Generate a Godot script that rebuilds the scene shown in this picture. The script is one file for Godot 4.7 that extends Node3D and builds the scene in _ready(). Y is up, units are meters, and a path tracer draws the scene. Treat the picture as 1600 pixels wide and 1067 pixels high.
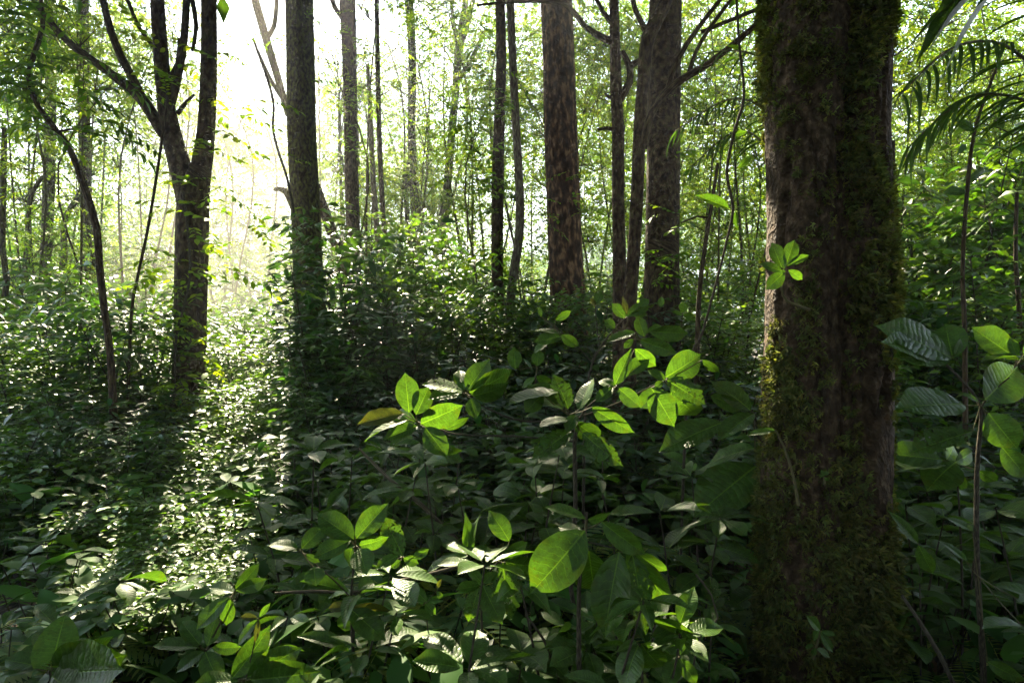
extends Node3D
# A backlit tropical forest: a mossy trunk close by, large-leaved saplings, a sunlit gap behind.

const F := 1094.0          # focal length in pixels of the 1600 x 1067 photograph
const EYE := Vector3(0, 1.6, 0)
const PITCH := -1.7        # degrees
var rng := RandomNumberGenerator.new()
var noise := FastNoiseLite.new()
var sun_dir := Vector3.ZERO
var cam_basis := Basis()
var names := {}
var T := {}                # leaf templates
var M := {}                # materials
var openings := []         # wide gaps in the canopy over the bright ranks behind: [point, radius]
var shafts := []           # where sunlight comes down through gaps in the canopy: [point, radius]

# ------------------------------------------------------------------ small helpers
func P(px: float, py: float, d: float) -> Vector3:
	return EYE + cam_basis * Vector3((px - 800.0) / F * d, (533.5 - py) / F * d, -d)

func px_of(p: Vector3) -> Vector3:
	var q := cam_basis.inverse() * (p - EYE)
	if q.z > -0.05:
		return Vector3(-9999, -9999, q.z)
	return Vector3(800.0 + q.x / -q.z * F, 533.5 - q.y / -q.z * F, -q.z)

func in_opening(p: Vector3) -> bool:
	for s in openings:
		var d: Vector3 = p - s[0]
		var t := d.dot(sun_dir)
		if t > 0.3 and (d - sun_dir * t).length_squared() < s[1] * s[1]:
			return true
	return false

func in_shaft(p: Vector3, grow := 0.0) -> bool:
	for s in shafts:
		var d: Vector3 = p - s[0]
		var t := d.dot(sun_dir)
		if t > 0.35:
			var r: float = s[1] + grow
			if (d - sun_dir * t).length_squared() < r * r:
				return true
	return false

func ground_y(x: float, z: float) -> float:
	return 0.22 * noise.get_noise_2d(x * 6.0, z * 6.0) - 0.02

func numbered(n: String) -> String:
	if not names.has(n):
		names[n] = 0
		return n
	names[n] += 1
	return "%s_%03d" % [n, names[n]]

func thing(called: String, label: String, category: String, at := Vector3.ZERO, group := "") -> Node3D:
	var o := Node3D.new()
	o.name = numbered(called)
	add_child(o)
	o.position = at
	o.set_meta("label", label)
	o.set_meta("category", category)
	if group != "":
		o.set_meta("group", group)
	return o

func copy_of(root: Node3D, at: Vector3, turn: float, size: float, label := "", group := "") -> Node3D:
	var base_name := str(root.name).rstrip("0123456789").trim_suffix("_")
	var r: Node3D = root.duplicate()
	r.name = numbered(base_name)
	add_child(r)
	r.transform = Transform3D(Basis(Vector3.UP, turn).scaled(Vector3.ONE * size), at)
	if label != "":
		r.set_meta("label", label)
	if group != "":
		r.set_meta("group", group)
	return r

func part(called: String, mesh: Mesh, mat: Material, parent: Node3D, t := Transform3D()) -> MeshInstance3D:
	var o := MeshInstance3D.new()
	o.name = called
	o.mesh = mesh
	o.material_override = mat
	o.transform = t
	parent.add_child(o, true)
	return o

func many(called: String, mesh: Mesh, mat: Material, places: Array, tints: Array, parent: Node3D) -> MultiMeshInstance3D:
	var mm := MultiMesh.new()
	mm.transform_format = MultiMesh.TRANSFORM_3D
	mm.use_colors = true
	mm.mesh = mesh
	mm.instance_count = places.size()
	for i in places.size():
		mm.set_instance_transform(i, places[i])
		mm.set_instance_color(i, tints[i])
	var o := MultiMeshInstance3D.new()
	o.name = called
	o.multimesh = mm
	o.material_override = mat
	o.set_meta("kind", "stuff")
	parent.add_child(o, true)
	return o

func rv(s := 1.0) -> Vector3:
	return Vector3(rng.randf_range(-s, s), rng.randf_range(-s, s), rng.randf_range(-s, s))

func frame_for(dir: Vector3, up: Vector3) -> Basis:
	var z := dir.normalized()
	var x := up.cross(z)
	if x.length() < 0.001:
		x = Vector3.RIGHT.cross(z)
	x = x.normalized()
	return Basis(x, z.cross(x).normalized(), z)

# words for where a plant stands: [name, point] of things one can find in the picture
func anchors() -> Array:
	var out := []
	for e in [["the forked tree", 290, 7.3], ["the tall mossy trunk", 484, 11.0], ["the slim vine-hung trunk", 552, 13.0], ["the vine-wrapped trunk", 779, 10.0], ["the flaky brown trunk", 888, 10.0], ["the branchy dark stem", 968, 7.2], ["the thick dark trunk", 1036, 8.4], ["the thick mossy trunk", 1292, 3.0], ["the arching dark sapling", 175, 6.0], ["the straight olive trunk", 138, 14.0], ["the big-leaved sapling", 900, 2.7], ["the rosette sapling", 553, 2.3], ["the giant-leaved sapling", 910, 2.0], ["the yellow-leaved sapling", 757, 2.2], ["the great dark plant", 1186, 3.15], ["the dark-leaved sapling", 1530, 2.6], ["the heart-leaved plant", 78, 2.2], ["the quilted plant", 322, 2.25], ["the thin leafy stem", 1508, 4.4], ["the slim dark stem", 1388, 5.6], ["the backlit forked tree", 690, 20.0], ["the white gap", 400, 12.0], ["the palm", 1720, 3.4], ["the lit slender trunk", 652, 19.0]]:
		var p := P(e[1], 533.5, e[2])
		out.append([e[0], Vector2(p.x, p.z)])
	return out

func where(p: Vector3) -> String:
	var q := Vector2(p.x, p.z)
	var list := anchors()
	list.sort_custom(func(a, b): return q.distance_to(a[1]) < q.distance_to(b[1]))
	var a: Vector2 = list[0][1]
	var b: Vector2 = list[1][1]
	if q.distance_to(a) < 0.55:
		return "at the foot of " + list[0][0]
	if (a - q).normalized().dot((b - q).normalized()) < -0.15:
		return "between %s and %s" % [list[0][0], list[1][0]]
	return "beside %s, toward %s" % [list[0][0], list[1][0]] if q.distance_to(a) < 2.0 else "beyond %s, past %s" % [list[0][0], list[1][0]]

func tall_word(h: float) -> String:
	return "ankle-high" if h < 0.3 else "knee-high" if h < 0.65 else "waist-high" if h < 1.1 else "chest-high" if h < 1.5 else "man-high" if h < 2.1 else "towering"

# ------------------------------------------------------------------ mesh collecting
class Bag:
	var v := PackedVector3Array()
	var n := PackedVector3Array()
	var c := PackedColorArray()
	var u := PackedVector2Array()
	func add(tpl: Array, t: Transform3D, col: Color) -> void:
		v.append_array(t * (tpl[0] as PackedVector3Array))
		n.append_array(Transform3D(t.basis.orthonormalized(), Vector3.ZERO) * (tpl[1] as PackedVector3Array))
		u.append_array(tpl[2])
		var cc := PackedColorArray()
		cc.resize(tpl[0].size())
		cc.fill(col)
		c.append_array(cc)
	func add_bag(b: Bag, t: Transform3D) -> void:
		v.append_array(t * b.v)
		n.append_array(Transform3D(t.basis.orthonormalized(), Vector3.ZERO) * b.n)
		u.append_array(b.u)
		c.append_array(b.c)
	func twig(a: Vector3, b: Vector3, ra: float, rb: float, col: Color) -> void:
		var z := (b - a).normalized()
		var x := z.cross(Vector3(0.3, 0.9, 0.2)).normalized()
		var y := z.cross(x)
		for k in 3:
			var a0 := TAU * k / 3.0
			var a1 := TAU * (k + 1) / 3.0
			var d0 := x * cos(a0) + y * sin(a0)
			var d1 := x * cos(a1) + y * sin(a1)
			v.append_array(PackedVector3Array([a + d0 * ra, b + d0 * rb, b + d1 * rb, a + d0 * ra, b + d1 * rb, a + d1 * ra]))
			n.append_array(PackedVector3Array([d0, d0, d1, d0, d1, d1]))
			for q in 6:
				u.append(Vector2(0.5, 0.5))
				c.append(col)
	func mesh() -> ArrayMesh:
		var a := []
		a.resize(Mesh.ARRAY_MAX)
		a[Mesh.ARRAY_VERTEX] = v
		a[Mesh.ARRAY_NORMAL] = n
		a[Mesh.ARRAY_COLOR] = c
		a[Mesh.ARRAY_TEX_UV] = u
		var m := ArrayMesh.new()
		m.add_surface_from_arrays(Mesh.PRIMITIVE_TRIANGLES, a)
		return m

# A leaf of length 1 along +z and width `ratio` along x, its upper face towards +y.
# shape: 0 elliptic, 1 obovate (widest past the middle), 2 lance, 3 heart, 4 strap
func leaf_tpl(shape: int, ratio: float, nl: int, nw: int, fold: float, droop: float, ripple: float, twist := 0.0) -> Array:
	var pts := []
	for i in nl + 1:
		var t := float(i) / nl
		var w := 0.0
		match shape:
			0: w = pow(sin(PI * pow(t, 0.95)), 0.74) * (1.0 - 0.6 * smoothstep(0.76, 1.0, t))
			1: w = pow(sin(PI * pow(t, 1.4)), 0.74) * (1.0 - 0.5 * smoothstep(0.86, 1.0, t))
			2: w = pow(sin(PI * pow(t, 0.75)), 1.1)
			3: w = pow(sin(PI * pow(t, 0.55)), 0.6)
			4: w = minf(1.0, pow(t * 9.0, 0.7)) * minf(1.0, pow((1.0 - t) * 2.2, 0.75))
		if i == 0 or i == nl:
			w = 0.0
		var row := []
		for j in nw + 1:
			var s := float(j) / nw * 2.0 - 1.0
			var x := s * w * ratio * 0.5
			var back := 0.0
			if shape == 3:
				back = -0.22 * absf(s) * pow(1.0 - t, 3.0)
			var y := absf(x) * fold - droop * t * t + 0.35 * droop * t
			y -= absf(x) * absf(x) / maxf(ratio, 0.05) * 0.5 * fold
			y += ripple * sin(t * 26.0 + absf(s) * -4.0) * absf(s) * 0.5 + ripple * 0.8 * sin(t * 9.0 + s * 2.0) * s * w
			x += twist * t * t * 0.3
			y += twist * s * w * ratio * t * 0.5
			var z := t + back
			if droop > 0.0:
				z = t * (1.0 - 0.18 * droop * t) + back
			row.append([Vector3(x, y, z), Vector2(0.5 + s * w * 0.5, t)])
		pts.append(row)
	var nrm := []
	for i in nl + 1:
		var row := []
		for j in nw + 1:
			var i0 := maxi(i - 1, 0)
			var i1 := mini(i + 1, nl)
			var dl: Vector3 = pts[i1][j][0] - pts[i0][j][0]
			var ii := clampi(i, 1, nl - 1)
			var dw: Vector3 = pts[ii][mini(j + 1, nw)][0] - pts[ii][maxi(j - 1, 0)][0]
			var nn := dl.cross(dw)
			row.append(nn.normalized() if nn.length() > 1e-9 else Vector3.UP)
		nrm.append(row)
	var v := PackedVector3Array()
	var n := PackedVector3Array()
	var u := PackedVector2Array()
	for i in nl:
		for j in nw:
			var quad := [[i, j], [i + 1, j + 1], [i + 1, j], [i, j], [i, j + 1], [i + 1, j + 1]]
			if i == 0:
				quad = [[0, j], [1, j + 1], [1, j]]
			elif i == nl - 1:
				quad = [[i, j], [i, j + 1], [i + 1, j]]
			for q in quad:
				v.append(pts[q[0]][q[1]][0])
				n.append(nrm[q[0]][q[1]])
				u.append(pts[q[0]][q[1]][1])
	return [v, n, u]

func mesh_of(tpl: Array) -> ArrayMesh:
	var b := Bag.new()
	b.add(tpl, Transform3D(), Color.WHITE)
	return b.mesh()

func smooth_line(pts: Array, step: float) -> Array:
	# pts: [Vector3, radius]; Catmull-Rom through them
	var out := []
	for i in pts.size() - 1:
		var p0: Vector3 = pts[maxi(i - 1, 0)][0]
		var p1: Vector3 = pts[i][0]
		var p2: Vector3 = pts[i + 1][0]
		var p3: Vector3 = pts[mini(i + 2, pts.size() - 1)][0]
		var n := maxi(1, int(ceil(p1.distance_to(p2) / step)))
		for k in n:
			var t := float(k) / n
			out.append([p1.cubic_interpolate(p2, p0, p3, t), lerpf(pts[i][1], pts[i + 1][1], t)])
	out.append(pts[-1])
	return out

func tube(pts: Array, sides: int, rough := 0.0, step := 0.25, origin := Vector3.ZERO, b: Bag = null) -> Bag:
	if b == null:
		b = Bag.new()
	var line := smooth_line(pts, step)
	var rings := []
	var x := Vector3.ZERO
	var along := 0.0
	for i in line.size():
		var a: Vector3 = line[maxi(i - 1, 0)][0]
		var c: Vector3 = line[mini(i + 1, line.size() - 1)][0]
		var z := (c - a).normalized()
		if i == 0:
			x = z.cross(Vector3(0.1, 0.2, 1.0)).normalized()
		else:
			x = (x - z * x.dot(z)).normalized()
			along += (line[i][0] as Vector3).distance_to(line[i - 1][0])
		var y := z.cross(x)
		var ring := []
		var r: float = line[i][1]
		var p: Vector3 = line[i][0]
		var rep := maxf(1.0, roundf(TAU * r / 0.5))
		for k in sides + 1:
			var an := TAU * (k % sides) / sides
			var d := x * cos(an) + y * sin(an)
			var rr := r
			if rough > 0.0:
				rr *= 1.0 + rough * (noise.get_noise_3dv((p + d * r) * Vector3(38, 11, 38)) * 1.1 + noise.get_noise_3dv((p + d * r) * Vector3(9, 5, 9) + Vector3(40, 0, 0)) * 1.3)
			ring.append([p + d * rr - origin, d, Vector2(rep * k / sides, along)])
		rings.append(ring)
	for i in rings.size() - 1:
		for k in sides:
			for q in [[i, k], [i + 1, k], [i + 1, k + 1], [i, k], [i + 1, k + 1], [i, k + 1]]:
				var e: Array = rings[q[0]][q[1]]
				b.v.append(e[0])
				b.n.append(e[1])
				b.u.append(e[2])
				b.c.append(Color.WHITE)
	return b

# ------------------------------------------------------------------ materials
func lin(r: float, g: float, b: float) -> Color:
	return Color(r, g, b).linear_to_srgb()

func leaf_images(quilt: float, n_veins: float, slant: float, key: String, eaten := false) -> void:
	var w := 160
	var h := 320
	var col := Image.create(w, h, false, Image.FORMAT_RGBA8)
	var hgt := Image.create(w, h, false, Image.FORMAT_RGB8)
	for j in h:
		for i in w:
			var u := (i + 0.5) / w
			var v := (j + 0.5) / h
			var x := absf(u - 0.5) * 2.0
			var side := 0.37 if u > 0.5 else 0.0
			var ph := v * n_veins * (1.0 + 0.12 * (v - 0.5)) - x * slant - x * x * slant * 0.7 + side + 0.55 * noise.get_noise_2d(u * 130.0 + side * 300.0, v * 120.0)
			var fr := absf(fposmod(ph, 1.0) - 0.5) * 2.0      # 1 on a vein, 0 between
			var vein := smoothstep(0.88 + 0.05 * x, 0.985, fr) * (1.0 - 0.5 * x)
			var cross := smoothstep(0.80, 1.0, 1.0 - absf(fposmod(x * 9.0 + fr * 1.3 + 0.8 * noise.get_noise_2d(u * 300.0, v * 500.0), 1.0) - 0.5) * 6.0)
			var mid := smoothstep(0.06 * (1.15 - v), 0.02 * (1.1 - v), x)
			var net := absf(noise.get_noise_2d(u * 900.0, v * 1500.0))
			var blot := noise.get_noise_2d(u * 160.0 + 77.0, v * 240.0) + 0.6 * noise.get_noise_2d(u * 520.0, v * 800.0 + 50.0)
			var spot := smoothstep(0.42, 0.52, noise.get_noise_2d(u * 420.0 - 200.0, v * 800.0))
			var k := 0.66 + 0.14 * blot + 0.10 * net
			var g := Color(k * 0.93, k, k * 0.93)
			g = g.lerp(Color(1.0, 1.0, 0.82), 0.9 * maxf(maxf(vein * 0.85, mid), cross * 0.3))
			g = g.lerp(Color(0.66, 0.50, 0.26), 0.55 * spot)
			var edge := smoothstep(0.12, 0.3, noise.get_noise_2d(u * 90.0 + 400.0, v * 150.0)) * smoothstep(0.55, 0.95, maxf(x, v))
			g = g.lerp(Color(0.80, 0.68, 0.38), 0.45 * edge)
			if eaten:
				var hole := noise.get_noise_2d(u * 330.0 + 900.0, v * 560.0) + 0.25 * noise.get_noise_2d(u * 1200.0, v * 2000.0)
				var bite := noise.get_noise_2d(u * 150.0 - 700.0, v * 230.0) + 0.3 * smoothstep(0.5, 1.0, x)
				if (hole > 0.36 or bite > 0.47) and mid < 0.2:
					g.a = 0.0
				elif hole > 0.30 or bite > 0.42:
					g = g.lerp(Color(0.62, 0.46, 0.22), 0.7)
					g.a = 1.0
			col.set_pixel(i, j, g)
			var b := pow(cos(fr * PI * 0.5), 0.8)
			var hh := 0.5 + quilt * (b - 0.5) * 0.7 * (1.0 + blot) - 0.25 * mid - 0.06 * cross + 0.06 * net
			hgt.set_pixel(i, j, Color(hh, hh, hh))
	hgt.bump_map_to_normal_map(2.5)
	T["albedo_" + key] = ImageTexture.create_from_image(col)
	T["normal_" + key] = ImageTexture.create_from_image(hgt)

func leaf_mat(c: Color, key: String, rough := 0.42, back := Color(0.95, 1.0, 0.26), vertex := false, through := 1.0, spec := 0.4) -> StandardMaterial3D:
	var m := StandardMaterial3D.new()
	m.albedo_color = c
	if key != "":
		m.albedo_texture = T["albedo_" + key]
		m.normal_enabled = true
		m.normal_texture = T["normal_" + key]
		m.normal_scale = 0.8
	m.roughness = rough
	m.metallic_specular = spec
	m.cull_mode = BaseMaterial3D.CULL_DISABLED
	m.backlight_enabled = true
	m.backlight = Color(back.r * through, back.g * through, back.b * through).linear_to_srgb()
	m.vertex_color_use_as_albedo = vertex
	if key == "eaten":
		m.transparency = BaseMaterial3D.TRANSPARENCY_ALPHA_SCISSOR
		m.alpha_scissor_threshold = 0.5
	return m

func noise_tex(freq: float, seed_: int, ramp: Array, normal := false, bump := 6.0, octaves := 5, size := 512) -> NoiseTexture2D:
	var f := FastNoiseLite.new()
	f.seed = seed_
	f.frequency = freq
	f.fractal_octaves = octaves
	f.noise_type = FastNoiseLite.TYPE_SIMPLEX_SMOOTH
	var t := NoiseTexture2D.new()
	t.width = size
	t.height = size
	t.seamless = true
	t.noise = f
	t.as_normal_map = normal
	t.bump_strength = bump
	if ramp.size() > 0:
		var g := Gradient.new()
		g.offsets = PackedFloat32Array(ramp.map(func(e): return e[0]))
		g.colors = PackedColorArray(ramp.map(func(e): return e[1]))
		t.color_ramp = g
	return t

func bark(key: String, ramp: Array, sx: float, sy: float, seed_: int, rough := 0.9) -> void:
	var m := StandardMaterial3D.new()
	m.albedo_texture = noise_tex(0.02, seed_, ramp)
	m.normal_enabled = true
	var relief := noise_tex(0.022, seed_ + 5, [], true, 14.0)
	(relief.noise as FastNoiseLite).fractal_type = FastNoiseLite.FRACTAL_RIDGED
	m.normal_texture = relief
	m.normal_scale = 1.0
	m.roughness = rough
	m.metallic_specular = 0.3
	m.uv1_scale = Vector3(sx, sy, 1)
	M[key] = m

func make_materials() -> void:
	leaf_images(0.55, 10.0, 0.9, "broad")
	leaf_images(1.0, 13.0, 0.8, "quilt")
	leaf_images(0.8, 11.0, 0.85, "eaten", true)
	M.dark = leaf_mat(lin(0.132, 0.248, 0.046), "quilt", 0.42, Color(0.95, 1.0, 0.26), false, 1.0, 0.45)
	M.blue = leaf_mat(lin(0.132, 0.248, 0.046), "quilt", 0.40, Color(0.95, 1.0, 0.26), false, 1.0, 0.5)
	M.mid = leaf_mat(lin(0.132, 0.248, 0.046), "broad", 0.46)
	M.glossy = leaf_mat(lin(0.132, 0.248, 0.046), "broad", 0.33)
	M.light = leaf_mat(lin(0.132, 0.248, 0.046), "quilt", 0.42)
	M.lime = leaf_mat(lin(0.132, 0.248, 0.046), "quilt", 0.45)
	M.yellow = leaf_mat(lin(0.132, 0.248, 0.046), "broad", 0.5)
	M.olive = leaf_mat(lin(0.150, 0.150, 0.040), "broad", 0.45)
	M.eaten = leaf_mat(lin(0.132, 0.248, 0.046), "eaten", 0.46)
	M.eaten_light = leaf_mat(lin(0.132, 0.248, 0.046), "eaten", 0.45)
	M.brown = leaf_mat(lin(0.120, 0.080, 0.030), "broad", 0.6)
	M.fern = leaf_mat(lin(0.030, 0.085, 0.028), "", 0.45)
	M.foliage = leaf_mat(Color.WHITE, "", 0.52, Color(0.95, 1.0, 0.24), true, 1.0, 0.27)
	M.shrub = leaf_mat(Color.WHITE, "", 0.36, Color(0.95, 1.0, 0.24), true, 1.0, 0.5)
	M.canopy = leaf_mat(Color.WHITE, "", 0.55, Color(0.95, 1.0, 0.24), true, 1.0, 0.25)
	M.moss = leaf_mat(Color.WHITE, "", 0.8, Color(0.9, 1.0, 0.3), true)
	M.dead = leaf_mat(Color.WHITE, "", 0.75, Color(1.0, 0.8, 0.4), true, 0.4)
	bark("bark_dark", [[0.25, lin(0.018, 0.011, 0.006)], [0.5, lin(0.054, 0.034, 0.018)], [0.60, lin(0.072, 0.049, 0.026)], [0.66, lin(0.046, 0.046, 0.014)], [0.8, lin(0.11, 0.078, 0.044)]], 0.7, 0.8, 11)
	bark("bark_moss", [[0.25, lin(0.028, 0.020, 0.012)], [0.45, lin(0.068, 0.050, 0.028)], [0.56, lin(0.068, 0.070, 0.020)], [0.8, lin(0.115, 0.115, 0.030)]], 0.7, 0.9, 21)
	bark("bark_flaky", [[0.25, lin(0.030, 0.016, 0.009)], [0.58, lin(0.085, 0.045, 0.024)], [0.66, lin(0.14, 0.080, 0.042)], [0.80, lin(0.22, 0.135, 0.070)]], 0.5, 0.4, 31)
	bark("bark_pale", [[0.3, lin(0.06, 0.045, 0.032)], [0.5, lin(0.13, 0.105, 0.075)], [0.6, lin(0.10, 0.11, 0.05)], [0.8, lin(0.22, 0.19, 0.14)]], 1.0, 0.7, 41)
	bark("bark_red", [[0.25, lin(0.026, 0.017, 0.009)], [0.5, lin(0.046, 0.030, 0.016)], [0.68, lin(0.062, 0.041, 0.022)], [0.74, lin(0.100, 0.072, 0.044)], [0.85, lin(0.085, 0.050, 0.026)]], 1.0, 1.0, 51)
	bark("stem", [[0.3, lin(0.025, 0.020, 0.014)], [0.6, lin(0.06, 0.05, 0.032)], [0.8, lin(0.10, 0.09, 0.06)]], 1.0, 3.0, 61)
	bark("green_stem", [[0.3, lin(0.05, 0.06, 0.02)], [0.6, lin(0.10, 0.09, 0.035)], [0.8, lin(0.13, 0.08, 0.04)]], 1.0, 3.0, 71, 0.6)
	var g := StandardMaterial3D.new()
	g.albedo_texture = noise_tex(0.03, 81, [[0.2, lin(0.012, 0.009, 0.006)], [0.5, lin(0.035, 0.024, 0.014)], [0.65, lin(0.07, 0.048, 0.028)], [0.85, lin(0.03, 0.035, 0.014)]])
	g.normal_enabled = true
	g.normal_texture = noise_tex(0.05, 82, [], true, 12.0)
	g.uv1_triplanar = true
	g.uv1_world_triplanar = true
	g.uv1_scale = Vector3(0.7, 0.7, 0.7)
	g.roughness = 0.95
	M.ground = g

func make_templates() -> void:
	var l2v := PackedVector3Array([Vector3.ZERO, Vector3(0.24, 0.05, 0.45), Vector3(0, -0.1, 1), Vector3.ZERO, Vector3(0, -0.1, 1), Vector3(-0.24, 0.05, 0.45)])
	var na := Vector3(-0.2, 1, 0.1).normalized()
	var nb := Vector3(0.2, 1, 0.1).normalized()
	T.l2 = [l2v, PackedVector3Array([na, na, na, nb, nb, nb]), PackedVector2Array([Vector2(0.5, 0), Vector2(1, 0.45), Vector2(0.5, 1), Vector2(0.5, 0), Vector2(0.5, 1), Vector2(0, 0.45)])]
	T.l4 = leaf_tpl(0, 0.46, 2, 2, 0.25, 0.12, 0.0)
	T.l8 = leaf_tpl(0, 0.46, 3, 2, 0.28, 0.18, 0.0)
	T.lance8 = leaf_tpl(2, 0.30, 3, 2, 0.25, 0.30, 0.0)
	T.ov8 = leaf_tpl(1, 0.42, 4, 2, 0.22, 0.25, 0.0)
	T.dead = leaf_tpl(0, 0.5, 3, 2, 0.5, -0.15, 0.0)
	T.blade = leaf_tpl(4, 0.045, 5, 2, 0.4, 0.6, 0.0)
	T.strap = leaf_tpl(4, 0.09, 8, 2, 0.5, 0.55, 0.0)
	T.near = []
	for k in 4:
		T.near.append([
			mesh_of(leaf_tpl(0, 1.0, 8, 4, 0.16, 0.10 + 0.07 * k, 0.012, 0.2 * (k - 1.5))),
			mesh_of(leaf_tpl(1, 1.0, 8, 4, 0.14, 0.10 + 0.08 * k, 0.012, 0.2 * (1.5 - k))),
			mesh_of(leaf_tpl(2, 1.0, 8, 4, 0.20, 0.15 + 0.08 * k, 0.010, 0.25 * (k - 1.5))),
			mesh_of(leaf_tpl(3, 1.0, 9, 6, 0.12, 0.10 + 0.05 * k, 0.012, 0.1 * (k - 1.5)))])
	T.hero = []
	for k in 4:
		T.hero.append([
			mesh_of(leaf_tpl(0, 1.0, 16, 8, 0.16, 0.06 + 0.05 * k, 0.016, 0.2 * (k - 1.5))),
			mesh_of(leaf_tpl(1, 1.0, 16, 8, 0.14, 0.06 + 0.05 * k, 0.016, 0.2 * (1.5 - k))),
			mesh_of(leaf_tpl(2, 1.0, 16, 8, 0.20, 0.08 + 0.06 * k, 0.012, 0.25 * (k - 1.5))),
			mesh_of(leaf_tpl(3, 1.0, 16, 8, 0.12, 0.06 + 0.05 * k, 0.016, 0.1 * (k - 1.5)))])

func green(dark: Color, pale: Color, spread := 0.25) -> Color:
	var c := dark.lerp(pale, rng.randf())
	var k := 1.0 + rng.randf_range(-spread, spread)
	return Color(c.r * k * rng.randf_range(0.85, 1.2), c.g * k, c.b * k * rng.randf_range(0.8, 1.2))

# A leafy twig along +z: leaves set left and right of it
func make_spray(n: int, long: float, leaf: float, tpl: Array, dk: Color, pl: Color, sag: float, twigs := true) -> Bag:
	var b := Bag.new()
	var last := Vector3.ZERO
	var dir := Vector3(0, 0.25, 1).normalized()
	var bend := rng.randf_range(-0.5, 0.5)
	for i in n:
		var t := float(i + 1) / n
		var p := last + dir * long / n
		dir = (dir + Vector3(bend, -sag, 0) / n + rv(0.08)).normalized()
		if twigs:
			b.twig(last, p, 0.0035 * (1.2 - t), 0.0035 * (1.1 - t), Color(0.05, 0.042, 0.022))
		last = p
		var side := 1.0 if i % 2 == 0 else -1.0
		var ld := (dir * rng.randf_range(0.4, 0.9) + Vector3(side, 0, 0) * rng.randf_range(0.6, 1.0) + Vector3(0, rng.randf_range(-0.45, 0.2), 0)).normalized()
		if i == n - 1:
			ld = dir
		var s := leaf * rng.randf_range(0.7, 1.2)
		b.add(tpl, Transform3D(frame_for(ld, Vector3.UP + rv(0.65)) * Basis.from_scale(Vector3(s, s, s)), p), green(dk, pl))
	return b

# ------------------------------------------------------------------ _ready
func _ready() -> void:
	rng.seed = 20
	noise.seed = 4
	noise.frequency = 0.02
	# camera
	var cam := Camera3D.new()
	cam.name = "camera"
	cam_basis = Basis.from_euler(Vector3(deg_to_rad(PITCH), 0, 0))
	cam.transform = Transform3D(cam_basis, EYE)
	cam.fov = rad_to_deg(2.0 * atan(533.5 / F))
	cam.near = 0.05
	cam.far = 400.0
	add_child(cam)
	cam.current = true
	# sky, exposure and haze
	var env := Environment.new()
	env.background_mode = Environment.BG_SKY
	var sm := ProceduralSkyMaterial.new()
	sm.sky_top_color = lin(0.55, 0.72, 0.95)
	sm.sky_horizon_color = lin(0.95, 0.97, 0.98)
	sm.sky_curve = 0.18
	sm.ground_bottom_color = lin(0.03, 0.03, 0.02)
	sm.ground_horizon_color = lin(0.05, 0.05, 0.04)
	sm.sun_angle_max = 4.0
	var sky := Sky.new()
	sky.sky_material = sm
	env.sky = sky
	env.background_energy_multiplier = 0.58
	env.tonemap_mode = Environment.TONE_MAPPER_LINEAR
	env.tonemap_exposure = 9.8
	env.volumetric_fog_enabled = true
	env.volumetric_fog_density = 0.0026
	env.volumetric_fog_albedo = Color(0.95, 0.97, 1.0)
	env.volumetric_fog_anisotropy = 0.8
	env.sdfgi_enabled = true
	env.ssao_enabled = true
	env.ssil_enabled = true
	var we := WorldEnvironment.new()
	we.name = "environment"
	we.environment = env
	add_child(we)
	# sun: low behind the trees, a little to one side of the view
	var az := atan2((455.0 - 800.0) / F, 1.0)
	var el := deg_to_rad(41.0)
	sun_dir = Vector3(cos(el) * sin(az), sin(el), -cos(el) * cos(az))
	var sun := DirectionalLight3D.new()
	sun.name = "sun"
	sun.light_energy = 1.6
	sun.light_color = Color(1.0, 0.94, 0.82)
	sun.light_angular_distance = 0.5
	sun.shadow_enabled = true
	add_child(sun)
	sun.look_at_from_position(sun_dir * 50.0, Vector3.ZERO)

	make_materials()
	make_templates()
	list_shafts()
	build_ground()
	build_mossy_tree()
	build_main_trees()
	build_far_trees()
	build_shade_trees()
	build_far_wood()
	build_shrubs()
	build_near_plants()
	build_sapling_leaves()
	build_palms()
	build_vines()
	build_undergrowth()
	build_mist()

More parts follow.
